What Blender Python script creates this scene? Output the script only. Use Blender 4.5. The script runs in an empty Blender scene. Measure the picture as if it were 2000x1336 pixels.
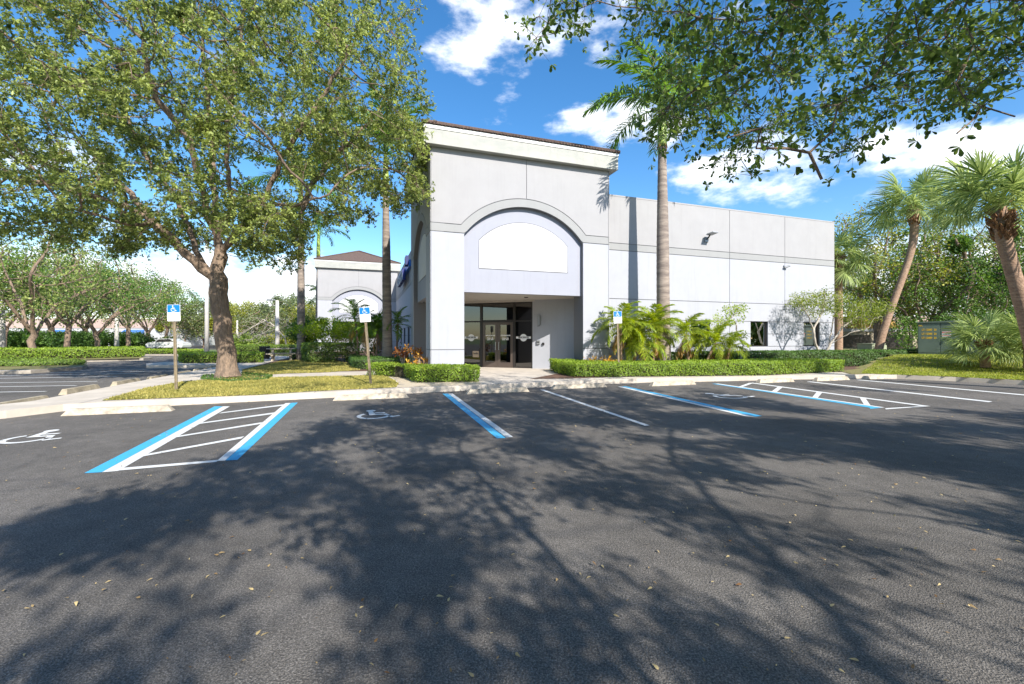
import bpy, math, random
import numpy as np
from mathutils import Vector, Matrix
rnd = random.Random(7)
rng = np.random.default_rng(11)
C = bpy.context.scene.collection
R_ = math.radians
# ---------------------------------------------------------------- survey frame
F, H, HY = 842.0, 1.55, 660.0            # focal length in photo pixels, eye height, horizon row
TH = math.atan(286 / 842)                # turn of the building against the view
UX, UY = math.cos(TH), math.sin(TH)
P0 = (-2.95, 15.53)                      # front left corner of the entrance tower
def W(u, v, z=0.0):
    return (P0[0] + UX * u - UY * v, P0[1] + UY * u + UX * v, z)
def G(px, py, z=0.0):
    Y = F * (H - z) / (py - HY)
    return ((px - 1000) / F * Y, Y, z)
def at(px, Y, z=0.0):
    return ((px - 1000) / F * Y, Y, z)
# ---------------------------------------------------------------- object helpers
def tag(o, label=None, cat=None, group=None, kind=None):
    if label: o['label'] = label
    if cat: o['category'] = cat
    if group: o['group'] = group
    if kind: o['kind'] = kind
    return o
def empty(name, loc=(0, 0, 0), rz=0.0, label=None, cat=None, group=None):
    o = bpy.data.objects.new(name, None); C.objects.link(o)
    o.location = loc; o.rotation_euler = (0, 0, rz); o.empty_display_size = 0.2
    return tag(o, label, cat, group)
def link_mesh(name, me, mat, parent=None):
    o = bpy.data.objects.new(name, me); C.objects.link(o)
    if mat: me.materials.append(mat)
    if parent: o.parent = parent
    return o
def copy_tree(o, parent=None, label=None, loc=None, rz=None, s=None):
    c = o.copy(); C.objects.link(c)
    if parent is not None: c.parent = parent
    if label: c['label'] = label
    if loc is not None: c.location = loc
    if rz is not None: c.rotation_euler = (0, 0, rz)
    if s is not None: c.scale = s if hasattr(s, '__len__') else (s, s, s)
    for ch in list(o.children): copy_tree(ch, c)
    return c
class MB:
    def __init__(s): s.v = []; s.f = []
    def add(s, vs, fs):
        b = len(s.v); s.v += [tuple(p) for p in vs]; s.f += [tuple(b + i for i in f) for f in fs]
    def box(s, x0, x1, y0, y1, z0, z1, ch=0.0):
        if ch <= 0:
            s.add([(x, y, z) for z in (z0, z1) for y in (y0, y1) for x in (x0, x1)],
                  [(0, 2, 3, 1), (4, 5, 7, 6), (0, 1, 5, 4), (2, 6, 7, 3), (0, 4, 6, 2), (1, 3, 7, 5)])
        else:
            c = ch
            p = [(x0 + c, y0), (x1 - c, y0), (x1, y0 + c), (x1, y1 - c), (x1 - c, y1), (x0 + c, y1), (x0, y1 - c), (x0, y0 + c)]
            s.prism(p, z0, z1)
    def prism(s, poly, z0, z1, fn=lambda a, b, d: (a, b, d)):
        n = len(poly)
        s.add([fn(a, b, z0) for a, b in poly] + [fn(a, b, z1) for a, b in poly],
              [tuple(range(n - 1, -1, -1)), tuple(range(n, 2 * n))] + [(i, (i + 1) % n, n + (i + 1) % n, n + i) for i in range(n)])
    def sheet(s, pts): s.add(pts, [tuple(range(len(pts)))])
    def tube(s, pts, rad, k=8, cap=True):
        pts = [Vector(p) for p in pts]; n = len(pts)
        if not hasattr(rad, '__len__'): rad = [rad] * n
        b = len(s.v); a = None
        for i, p in enumerate(pts):
            d = (pts[min(i + 1, n - 1)] - pts[max(i - 1, 0)]).normalized()
            if a is None: a = d.orthogonal().normalized()
            a = (a - d * a.dot(d)).normalized(); c = d.cross(a)
            for j in range(k):
                t = 2 * math.pi * j / k
                s.v.append(tuple(p + (a * math.cos(t) + c * math.sin(t)) * rad[i]))
        for i in range(n - 1):
            for j in range(k):
                s.f.append((b + i * k + j, b + i * k + (j + 1) % k, b + (i + 1) * k + (j + 1) % k, b + (i + 1) * k + j))
        if cap:
            s.f.append(tuple(b + j for j in range(k - 1, -1, -1))); s.f.append(tuple(b + (n - 1) * k + j for j in range(k)))
    def disc(s, cx, cy, cz, r, t, k=20, fn=None):
        fn = fn or (lambda a, b, d: (a, b, d))
        s.prism([(cx + r * math.cos(2 * math.pi * i / k), cy + r * math.sin(2 * math.pi * i / k)) for i in range(k)], cz, cz + t, fn)
    def ball(s, c, r, n=10, m=7, sc=(1, 1, 1)):
        vs = [(c[0], c[1], c[2] + r * sc[2])]; fs = []
        for i in range(1, m):
            for j in range(n):
                a = math.pi * i / m; t = 2 * math.pi * j / n
                vs.append((c[0] + r * sc[0] * math.sin(a) * math.cos(t), c[1] + r * sc[1] * math.sin(a) * math.sin(t), c[2] + r * sc[2] * math.cos(a)))
        vs.append((c[0], c[1], c[2] - r * sc[2]))
        for j in range(n): fs.append((0, 1 + j, 1 + (j + 1) % n))
        for i in range(m - 2):
            for j in range(n):
                a = 1 + i * n + j; b = 1 + i * n + (j + 1) % n
                fs.append((a, a + n, b + n, b))
        L = len(vs) - 1
        for j in range(n): fs.append((L, L - n + (j + 1) % n, L - n + j))
        s.add(vs, fs)
    def build(s, name, mat, parent=None, smooth=False, off=None):
        me = bpy.data.meshes.new(name)
        vs = s.v if off is None else [(a - off[0], b - off[1], c - off[2]) for a, b, c in s.v]
        me.from_pydata(vs, [], s.f); me.update()
        if smooth: me.polygons.foreach_set('use_smooth', [True] * len(me.polygons))
        return link_mesh(name, me, mat, parent)
def np_mesh(name, co, tris, mat, parent=None, attr=None):
    me = bpy.data.meshes.new(name); n = len(co); m = len(tris)
    me.vertices.add(n); me.vertices.foreach_set('co', np.asarray(co, np.float32).ravel())
    me.loops.add(3 * m); me.loops.foreach_set('vertex_index', np.asarray(tris, np.int32).ravel())
    me.polygons.add(m); me.polygons.foreach_set('loop_start', np.arange(0, 3 * m, 3, dtype=np.int32))
    if attr is not None:
        a = me.attributes.new('tone', 'FLOAT', 'FACE'); a.data.foreach_set('value', np.asarray(attr, np.float32))
    me.update(calc_edges=True)
    return link_mesh(name, me, mat, parent)
DIAMOND = (np.array([[0, 0, 0], [.5, -.5, .06], [1, 0, -.05], [.5, .5, .06]]), np.array([[0, 1, 2], [0, 2, 3]]))
OBOV = (np.array([[0, 0, 0], [.35, -.26, .05], [.72, -.5, .05], [.93, -.3, -.02], [1, 0, -.07], [.93, .3, -.02], [.72, .5, .05], [.35, .26, .05]]),
        np.array([[0, 1, 7], [1, 2, 7], [2, 6, 7], [2, 3, 6], [3, 5, 6], [3, 4, 5]]))
BLADE = (np.array([[0, -.5, 0], [0, .5, 0], [.55, .35, .08], [.55, -.35, .08], [1, 0, .3]]), np.array([[0, 1, 2], [0, 2, 3], [3, 2, 4]]))
def unit(a): return a / np.maximum(np.linalg.norm(a, axis=1, keepdims=True), 1e-9)
def leaves(name, pos, axis, nrm, L, Wd, tpl, mat, parent=None, tone=None, off=None):
    T, tr = tpl; N = len(pos)
    axis = unit(axis); side = unit(np.cross(nrm, axis)); nn = np.cross(axis, side)
    L = np.broadcast_to(L, (N,))[:, None, None]; Wd = np.broadcast_to(Wd, (N,))[:, None, None]
    co = pos[:, None, :] + axis[:, None, :] * (T[None, :, 0:1] * L) + side[:, None, :] * (T[None, :, 1:2] * Wd) + nn[:, None, :] * (T[None, :, 2:3] * L)
    k = len(T); tris = (np.arange(N) * k)[:, None, None] + tr[None]
    if tone is None: tone = rng.random(N)
    co = co.reshape(-1, 3)
    if off is not None: co = co - np.array(off)
    return np_mesh(name, co, tris.reshape(-1, 3), mat, parent, np.repeat(tone, len(tr)))
def rdir(n, up=0.0):
    a = rng.normal(size=(n, 3)); a[:, 2] += up; return unit(a)
# ---------------------------------------------------------------- materials
def mat(name, col, rough=0.8, noise=None, bump=None, metal=0.0, spec=0.5, coat=0.0, scale_xyz=None):
    """noise=(scale, amount, detail[, col2]); bump=(scale, strength, distance)"""
    m = bpy.data.materials.new(name); m.use_nodes = True; nt = m.node_tree; b = nt.nodes['Principled BSDF']
    b.inputs['Base Color'].default_value = (*col, 1); b.inputs['Roughness'].default_value = rough
    b.inputs['Metallic'].default_value = metal; b.inputs['Specular IOR Level'].default_value = spec
    tc = nt.nodes.new('ShaderNodeTexCoord'); src = tc.outputs['Object']
    if scale_xyz:
        mp = nt.nodes.new('ShaderNodeMapping'); mp.inputs['Scale'].default_value = scale_xyz
        nt.links.new(src, mp.inputs['Vector']); src = mp.outputs['Vector']
    if noise:
        n = nt.nodes.new('ShaderNodeTexNoise'); n.inputs['Scale'].default_value = noise[0]; n.inputs['Detail'].default_value = noise[2]
        n.inputs['Roughness'].default_value = 0.65
        nt.links.new(src, n.inputs['Vector'])
        mx = nt.nodes.new('ShaderNodeMix'); mx.data_type = 'RGBA'
        mr = nt.nodes.new('ShaderNodeMapRange'); mr.inputs['From Min'].default_value = .36; mr.inputs['From Max'].default_value = .64
        nt.links.new(n.outputs['Fac'], mr.inputs['Value']); nt.links.new(mr.outputs['Result'], mx.inputs['Factor'])
        c2 = noise[3] if len(noise) > 3 else tuple(c * (1 + noise[1]) for c in col)
        c1 = col if len(noise) > 3 else tuple(c * (1 - noise[1]) for c in col)
        mx.inputs['A'].default_value = (*c1, 1); mx.inputs['B'].default_value = (*c2, 1)
        nt.links.new(mx.outputs['Result'], b.inputs['Base Color'])
    if bump:
        n2 = nt.nodes.new('ShaderNodeTexNoise'); n2.inputs['Scale'].default_value = bump[0]; n2.inputs['Detail'].default_value = 4
        nt.links.new(src, n2.inputs['Vector'])
        bp = nt.nodes.new('ShaderNodeBump'); bp.inputs['Strength'].default_value = bump[1]; bp.inputs['Distance'].default_value = bump[2]
        nt.links.new(n2.outputs['Fac'], bp.inputs['Height']); nt.links.new(bp.outputs['Normal'], b.inputs['Normal'])
    return m
def leafmat(name, dark, light, trans=0.35, rough=0.45, third=None):
    m = bpy.data.materials.new(name); m.use_nodes = True; nt = m.node_tree; b = nt.nodes['Principled BSDF']; out = nt.nodes['Material Output']
    at_ = nt.nodes.new('ShaderNodeAttribute'); at_.attribute_name = 'tone'
    cr = nt.nodes.new('ShaderNodeValToRGB'); e = cr.color_ramp.elements
    e[0].color = (*dark, 1); e[1].color = (*light, 1); e[0].position = .05; e[1].position = .9
    if third: x = e.new(.97); x.color = (*third, 1); e[1].position = .9
    nt.links.new(at_.outputs['Fac'], cr.inputs['Fac']); nt.links.new(cr.outputs['Color'], b.inputs['Base Color'])
    b.inputs['Roughness'].default_value = rough; b.inputs['Specular IOR Level'].default_value = .4
    tr = nt.nodes.new('ShaderNodeBsdfTranslucent'); hs = nt.nodes.new('ShaderNodeHueSaturation'); hs.inputs['Value'].default_value = 1.5; hs.inputs['Saturation'].default_value = 1.1
    hs.inputs['Hue'].default_value = .49
    nt.links.new(cr.outputs['Color'], hs.inputs['Color']); nt.links.new(hs.outputs['Color'], tr.inputs['Color'])
    mx = nt.nodes.new('ShaderNodeMixShader'); mx.inputs[0].default_value = trans
    nt.links.new(b.outputs[0], mx.inputs[1]); nt.links.new(tr.outputs[0], mx.inputs[2]); nt.links.new(mx.outputs[0], out.inputs['Surface'])
    return m
def glassmat(name, tint, refl=0.12, rough=0.02):
    m = bpy.data.materials.new(name); m.use_nodes = True; nt = m.node_tree; out = nt.nodes['Material Output']; nt.nodes.remove(nt.nodes['Principled BSDF'])
    t = nt.nodes.new('ShaderNodeBsdfTransparent'); t.inputs[0].default_value = (*tint, 1)
    g = nt.nodes.new('ShaderNodeBsdfGlossy'); g.inputs['Roughness'].default_value = rough; g.inputs['Color'].default_value = (.9, .9, .9, 1)
    fr = nt.nodes.new('ShaderNodeFresnel'); fr.inputs[0].default_value = 1.5
    ad = nt.nodes.new('ShaderNodeMath'); ad.operation = 'ADD'; ad.inputs[1].default_value = refl; ad.use_clamp = True
    mx = nt.nodes.new('ShaderNodeMixShader')
    nt.links.new(fr.outputs[0], ad.inputs[0]); nt.links.new(ad.outputs[0], mx.inputs[0]); nt.links.new(t.outputs[0], mx.inputs[1]); nt.links.new(g.outputs[0], mx.inputs[2])
    nt.links.new(mx.outputs[0], out.inputs['Surface']); return m
M = {}
def asphalt_mat(name, base, seed=0):
    m = mat(name, base, rough=.88, spec=.3)
    nt = m.node_tree; b = nt.nodes['Principled BSDF']; tc = [n for n in nt.nodes if n.type == 'TEX_COORD'][0]
    def noise(sc, det=2, ro=.6):
        n = nt.nodes.new('ShaderNodeTexNoise'); n.inputs['Scale'].default_value = sc; n.inputs['Detail'].default_value = det; n.inputs['Roughness'].default_value = ro
        nt.links.new(tc.outputs['Object'], n.inputs['Vector']); return n
    def ramp(src, a, c, lo, hi):
        r = nt.nodes.new('ShaderNodeMapRange'); r.inputs['From Min'].default_value = a; r.inputs['From Max'].default_value = c
        r.inputs['To Min'].default_value = lo; r.inputs['To Max'].default_value = hi; nt.links.new(src, r.inputs['Value']); return r.outputs['Result']
    def mul(a, c):
        k = nt.nodes.new('ShaderNodeMath'); k.operation = 'MULTIPLY'; nt.links.new(a, k.inputs[0]); nt.links.new(c, k.inputs[1]); return k.outputs[0]
    big = ramp(noise(.45, 7, .62).outputs['Fac'], .32, .68, .72, 1.22)
    mid = ramp(noise(5, 4).outputs['Fac'], .3, .7, .85, 1.15)
    fine = ramp(noise(90, 2, .7).outputs['Fac'], .35, .65, .55, 1.5)
    vo = nt.nodes.new('ShaderNodeTexVoronoi'); vo.inputs['Scale'].default_value = 120; nt.links.new(tc.outputs['Object'], vo.inputs['Vector'])
    st = ramp(vo.outputs['Distance'], .1, .6, 1.35, .65)
    f = mul(mul(big, mid), mul(fine, st))
    mx = nt.nodes.new('ShaderNodeMix'); mx.data_type = 'RGBA'; mx.blend_type = 'MULTIPLY'; mx.inputs['Factor'].default_value = 1
    mx.inputs['A'].default_value = (*base, 1)
    cb = nt.nodes.new('ShaderNodeCombineColor')
    for i in range(3): nt.links.new(f, cb.inputs[i])
    nt.links.new(cb.outputs[0], mx.inputs['B']); nt.links.new(mx.outputs['Result'], b.inputs['Base Color'])
    bp = nt.nodes.new('ShaderNodeBump'); bp.inputs['Strength'].default_value = .7; bp.inputs['Distance'].default_value = .008
    ad = nt.nodes.new('ShaderNodeMath'); ad.operation = 'SUBTRACT'; nt.links.new(noise(70, 3, .7).outputs['Fac'], ad.inputs[0]); nt.links.new(vo.outputs['Distance'], ad.inputs[1])
    nt.links.new(ad.outputs[0], bp.inputs['Height']); nt.links.new(bp.outputs['Normal'], b.inputs['Normal'])
    return m
M['asphalt'] = asphalt_mat('asphalt', (.150, .136, .122))
M['grass'] = mat('grass_soil', (.24, .19, .07), .95, (6, .3, 6, (.12, .13, .035)), (60, .6, .02))
M['farland'] = mat('far_grass', (.10, .14, .04), .95, (.3, .3, 6))
M['mulch'] = mat('mulch', (.16, .085, .05), .95, (40, .4, 4, (.09, .05, .035)), (80, .8, .02))
M['gravel'] = mat('pebbles', (.62, .52, .38), .9, (70, .4, 3, (.42, .34, .24)), (60, .8, .02))
M['stucco_white'] = mat('white_stucco', (.365, .372, .405), .85, (1.6, .025, 8), (140, .25, .004))
M['stucco_panel'] = mat('pale_lilac_stucco', (.315, .323, .37), .85, (1.2, .02, 6), (140, .25, .004))
M['stucco_sign'] = mat('bright_white_stucco', (.60, .60, .60), .8, (2, .02, 6), (140, .2, .004))
M['stucco_grey'] = mat('grey_stucco', (.325, .318, .322), .85, (1.3, .03, 8), (140, .25, .004))
M['stucco_band'] = mat('band_stucco', (.288, .288, .286), .85, (1.5, .03, 6), (140, .25, .004))
M['groove'] = mat('dark_joint_grey', (.16, .16, .17), .9)  # dark grey of the joints and the wall backing
M['fascia'] = mat('weathered_cream_fascia', (.37, .362, .325), .7, (1.3, .1, 6, (.30, .305, .28)), scale_xyz=(1, 1, 2.5))
M['drip'] = mat('white_drip_edge', (.55, .55, .53), .5)
M['tile'] = mat('brown_roof_tile', (.075, .05, .04), .85, (9, .35, 4, (.14, .09, .07)), (30, .7, .03))
M['roofing'] = mat('flat_roofing', (.4, .4, .4), .9)
M['soffit'] = mat('porch_ceiling', (.50, .46, .42), .9, (3, .05, 4))
M['dark_metal'] = mat('dark_bronze_frame', (.035, .030, .028), .4, metal=.3)
M['bronze'] = mat('brown_bronze_door', (.13, .10, .085), .35, metal=.5)
M['steel'] = mat('brushed_steel', (.6, .6, .6), .3, metal=1)
M['greymetal'] = mat('grey_metal', (.3, .31, .32), .5, metal=.4)
M['glass'] = glassmat('tinted_glass', (.16, .15, .14), .10)
M['window_glass'] = glassmat('dark_window_glass', (.10, .10, .10), .05)
M['interior'] = mat('dark_interior', (.05, .045, .04), .9)
M['blind'] = mat('tan_blind', (.45, .35, .24), .8)
M['transom'] = mat('brown_transom_blind', (.30, .22, .14), .8, (4, .2, 4))
M['decal'] = mat('white_vinyl', (.8, .8, .8), .5)
M['black'] = mat('black_plastic', (.02, .02, .02), .5)
M['sticker'] = mat('tan_sticker', (.5, .38, .27), .6)
M['concrete'] = mat('concrete', (.50, .44, .37), .9, (1.5, .12, 8), (90, .35, .006))
M['curb'] = mat('kerb_concrete', (.34, .30, .25), .9, (2.5, .2, 8), (60, .5, .01))
M['stop'] = mat('wheel_stop_concrete', (.42, .36, .28), .9, (7, .3, 8), (60, .5, .01))
M['oldstop'] = mat('old_wheel_stop_concrete', (.33, .28, .20), .9, (5, .3, 8), (60, .5, .01))
def paint(name, col):
    m = mat(name, col, .75, bump=(90, .5, .005)); nt = m.node_tree; b = nt.nodes['Principled BSDF']
    tc = [n for n in nt.nodes if n.type == 'TEX_COORD'][0]
    n = nt.nodes.new('ShaderNodeTexNoise'); n.inputs['Scale'].default_value = 28; n.inputs['Detail'].default_value = 7; n.inputs['Roughness'].default_value = .75
    nt.links.new(tc.outputs['Object'], n.inputs['Vector'])
    r = nt.nodes.new('ShaderNodeMapRange'); r.inputs['From Min'].default_value = .60; r.inputs['From Max'].default_value = .68; nt.links.new(n.outputs['Fac'], r.inputs['Value'])
    mx = nt.nodes.new('ShaderNodeMix'); mx.data_type = 'RGBA'; mx.inputs['A'].default_value = (*col, 1); mx.inputs['B'].default_value = (*[c * .45 + .03 for c in col], 1)
    nt.links.new(r.outputs['Result'], mx.inputs['Factor']); nt.links.new(mx.outputs['Result'], b.inputs['Base Color']); return m
M['paint_white'] = paint('white_road_paint', (.62, .62, .60))
M['paint_blue'] = paint('blue_road_paint', (.05, .36, .60))
M['bark_oak'] = mat('oak_bark', (.27, .19, .13), .95, (9, .3, 8, (.13, .095, .07)), (22, 1.0, .05), scale_xyz=(1, 1, .35))
M['bark_grey'] = mat('grey_palm_trunk', (.33, .27, .22), .9, (3, .25, 8, (.17, .135, .115)), (25, .5, .02), scale_xyz=(.6, .6, 3))
M['bark_sabal'] = mat('brown_sabal_trunk', (.42, .28, .19), .95, (6, .3, 8, (.24, .15, .10)), (20, .8, .03), scale_xyz=(1, 1, 3))
M['boots'] = mat('orange_brown_boots', (.34, .17, .07), .9, (12, .4, 6, (.14, .07, .035)), (30, .8, .03))
M['crownshaft'] = mat('green_crownshaft', (.28, .36, .06), .4, (4, .2, 4))
M['bark_pale'] = mat('pale_twig_bark', (.42, .37, .31), .9, (9, .2, 6))
M['twigs'] = mat('dark_hedge_twigs', (.045, .04, .02), .95, (14, .3, 4))
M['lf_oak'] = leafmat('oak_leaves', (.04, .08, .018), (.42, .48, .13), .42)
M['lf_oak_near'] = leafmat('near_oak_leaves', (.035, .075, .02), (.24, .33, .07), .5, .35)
M['lf_far'] = leafmat('far_tree_leaves', (.04, .085, .015), (.28, .36, .06), .35)
M['lf_yellow'] = leafmat('yellowish_tree_leaves', (.04, .07, .012), (.42, .42, .06), .38)
M['lf_deep'] = leafmat('deep_green_tree_leaves', (.02, .06, .012), (.18, .31, .05), .38)
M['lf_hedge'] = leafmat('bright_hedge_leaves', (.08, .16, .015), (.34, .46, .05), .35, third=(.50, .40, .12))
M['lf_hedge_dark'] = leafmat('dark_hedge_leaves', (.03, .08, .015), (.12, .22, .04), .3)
M['lf_hedge_mid'] = leafmat('mid_hedge_leaves', (.05, .10, .015), (.24, .34, .05), .3, third=(.35, .2, .08))
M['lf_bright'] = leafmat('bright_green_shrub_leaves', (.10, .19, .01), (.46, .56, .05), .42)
M['lf_corner'] = leafmat('mid_green_small_tree_leaves', (.05, .10, .01), (.34, .40, .05), .35)
M['lf_palm'] = leafmat('royal_palm_leaflets', (.05, .12, .015), (.20, .34, .04), .35)
M['lf_areca'] = leafmat('yellow_green_palm_leaflets', (.10, .18, .012), (.42, .48, .05), .42)
M['lf_dry'] = leafmat('dry_palm_leaflets', (.20, .11, .04), (.5, .33, .10), .3)
M['lf_sabal'] = leafmat('sabal_fan_leaves', (.09, .15, .035), (.46, .54, .20), .38)
M['lf_croton'] = leafmat('croton_leaves', (.20, .04, .02), (.62, .38, .05), .35)
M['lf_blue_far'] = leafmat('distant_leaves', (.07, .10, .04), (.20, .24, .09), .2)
M['petiole'] = mat('palm_stalk', (.30, .33, .10), .5)
M['dryleaf'] = leafmat('fallen_leaf', (.16, .08, .03), (.55, .42, .20), .1, .8)
M['blades'] = leafmat('grass_blades', (.15, .16, .03), (.54, .46, .13), .3, .6)
M['blades_green'] = leafmat('green_grass_blades', (.13, .20, .02), (.42, .44, .07), .3, .6)
M['wood_post'] = mat('galvanised_post', (.25, .20, .13), .6, (8, .25, 6), metal=.2)
M['sign_blue'] = mat('sign_blue', (.0, .16, .62), .45)
M['sign_white'] = mat('sign_white', (.75, .74, .72), .5, (9, .12, 6))
M['sign_ink'] = mat('dark_sign_ink', (.08, .08, .10), .5)
M['pole'] = mat('concrete_pole', (.52, .49, .45), .85, (4, .08, 6))
M['cabinet'] = mat('green_cabinet', (.105, .14, .11), .5, (2, .1, 5))
M['yellow'] = mat('yellow_stencil', (.75, .45, .03), .6)
M['red'] = mat('red_warning', (.7, .07, .03), .5)

def weather(m, amt=.10):
    """rain streaks and a faint grime variation over a plain wall material"""
    nt = m.node_tree; b = nt.nodes['Principled BSDF']; src = b.inputs['Base Color'].links[0].from_socket
    tc = [n for n in nt.nodes if n.type == 'TEX_COORD'][0]
    mp = nt.nodes.new('ShaderNodeMapping'); mp.inputs['Scale'].default_value = (3.2, 3.2, .22); nt.links.new(tc.outputs['Object'], mp.inputs['Vector'])
    n = nt.nodes.new('ShaderNodeTexNoise'); n.inputs['Scale'].default_value = 1.6; n.inputs['Detail'].default_value = 6; n.inputs['Roughness'].default_value = .7; nt.links.new(mp.outputs[0], n.inputs['Vector'])
    r = nt.nodes.new('ShaderNodeMapRange'); r.inputs['From Min'].default_value = .52; r.inputs['From Max'].default_value = .80; r.inputs['To Max'].default_value = amt; nt.links.new(n.outputs['Fac'], r.inputs['Value'])
    mx = nt.nodes.new('ShaderNodeMix'); mx.data_type = 'RGBA'; nt.links.new(r.outputs['Result'], mx.inputs['Factor']); nt.links.new(src, mx.inputs['A']); mx.inputs['B'].default_value = (.16, .16, .15, 1)
    nt.links.new(mx.outputs['Result'], b.inputs['Base Color'])
for k in ('stucco_white', 'stucco_grey', 'stucco_band', 'stucco_panel', 'fascia'): weather(M[k], .16 if k != 'fascia' else .3)
# ================================================================= OFFICE BUILDING (local frame: u along the front, v into the depth)
bld = empty('office_building', (P0[0], P0[1], 0), TH, 'long grey and white stucco office building with arched corner entrance towers', 'building')
ident = lambda a, z, d: (a, d, z)          # front facing wall
def shifted(du, dv): return lambda a, z, d: (a + du, d + dv, z)
def arc(c, cz, r, a0, a1, n):               # from angle a0 to a1
    return [(c + r * math.cos(a0 + (a1 - a0) * i / n), cz + r * math.sin(a0 + (a1 - a0) * i / n)) for i in range(n + 1)]
def pbox(mb, fn, a0, a1, z0, z1, d0, d1):
    mb.prism([(a0, z0), (a1, z0), (a1, z1), (a0, z1)], d0, d1, fn)
def arch_face(fn, w, o0, o1, zt, P, thick0, thick1, rise=1.24, centre_joint=True):
    """one tower face: backing, grey field, band, pillars, recessed arch panel. P: dict of MBs"""
    c = (o0 + o1) / 2; hw = (o1 - o0) / 2; sp = 5.38
    r = (hw * hw + rise * rise) / (2 * rise); cz = sp + rise - r; al = math.asin(hw / r)
    ro = r + .31; zo = 5.73; bo = math.acos((zo - cz) / ro)
    inner = arc(c, cz, r, math.pi / 2 + al, math.pi / 2 - al, 36)       # left spring -> right spring
    # backing
    P['back'].prism([(0.012, sp)] + inner + [(w - .012, sp), (w - .012, zt), (0.012, zt)], .025, .5, fn)
    pbox(P['back'], fn, 0.012, o0, .1, sp, .025, thick0); pbox(P['back'], fn, o1, w - .012, .1, sp, .025, thick1)
    e = .042; g = .013
    outL = arc(c, cz, ro + g, math.pi / 2 + bo * .995, math.pi / 2, 24); outR = arc(c, cz, ro + g, math.pi / 2, math.pi / 2 - bo * .995, 24)
    cg = .012 if centre_joint else 0
    outL[-1] = (c - cg, outL[-1][1]); outR[0] = (c + cg, outR[0][1])
    outL[0] = (outL[0][0], zo + g); outR[-1] = (outR[-1][0], zo + g)
    P['grey'].prism([(e, zo + g)] + outL + [(c - cg, zt), (e, zt)], 0, .03, fn)
    P['grey'].prism(outR + [(w - e, zo + g), (w - e, zt), (c + cg, zt)], 0, .03, fn)
    outer = arc(c, cz, ro - g, math.pi / 2 + bo * 1.0, math.pi / 2 - bo * 1.0, 40)
    outer[0] = (outer[0][0], zo - g); outer[-1] = (outer[-1][0], zo - g)
    zb = 5.435
    inn = [p for p in inner if p[1] > zb]
    P['band'].prism([(e, zb), (o0, zb)] + inn + [(o1, zb), (w - e, zb), (w - e, zo - g)] + outer[::-1] + [(e, zo - g)], 0, .03, fn)
    for a0, a1 in ((e, o0), (o1, w - e)):
        pl = MB(); P['white'].append(pl)
        pbox(pl, fn, a0, a1, 1.135, 5.405, 0, .03); pbox(pl, fn, a0, a1, .12, 1.105, 0, .03)
    for pl, a0, a1 in ((P['white'][-2], 0, e - .014), (P['white'][-1], w - e + .014, w)):
        pbox(P['grey'], fn, a0, a1, 5.745, zt, 0, .03); pbox(P['band'], fn, a0, a1, 5.435, 5.715, 0, .03)
        pbox(pl, fn, a0, a1, 1.135, 5.405, 0, .03); pbox(pl, fn, a0, a1, .12, 1.105, 0, .03)
    # recessed panel hanging in the arch
    pn = MB(); pn.prism([(o0 - .05, 3.27), (o1 + .05, 3.27), (o1 + .05, sp)] + arc(c, cz, r + .06, math.pi / 2 - al, math.pi / 2 + al, 30) + [(o0 - .05, sp)], .2, .45, fn)
    pno = pn.build('arch_panel', M['stucco_panel'], bld)
    sw = hw * .745; rs = .8; r2 = (sw * sw + rs * rs) / (2 * rs); a2 = math.asin(sw / r2)
    for k, d0, grow, mk in (('panel_joint', .196, .03, 'groove'), ('blank_sign_field', .186, 0, 'stucco_sign')):
        kb = MB(); kb.prism([(c - sw - grow, 4.2 - grow), (c + sw + grow, 4.2 - grow)] + arc(c, 6.04 - r2, r2 + grow, math.pi / 2 - a2, math.pi / 2 + a2, 30), d0, .22, fn); kb.build(k, M[mk], pno)
def new_P(): return {'white': [], **{k: MB() for k in ('back', 'grey', 'band')}}
def flush_P(P, suffix=''):
    P['back'].build('tower_wall', M['groove'], bld)
    P['grey'].build('upper_wall_panel', M['stucco_grey'], bld); P['band'].build('wall_band', M['stucco_band'], bld)
    for pl in P['white']: pl.build('pillar_facing', M['stucco_white'], bld)
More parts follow.
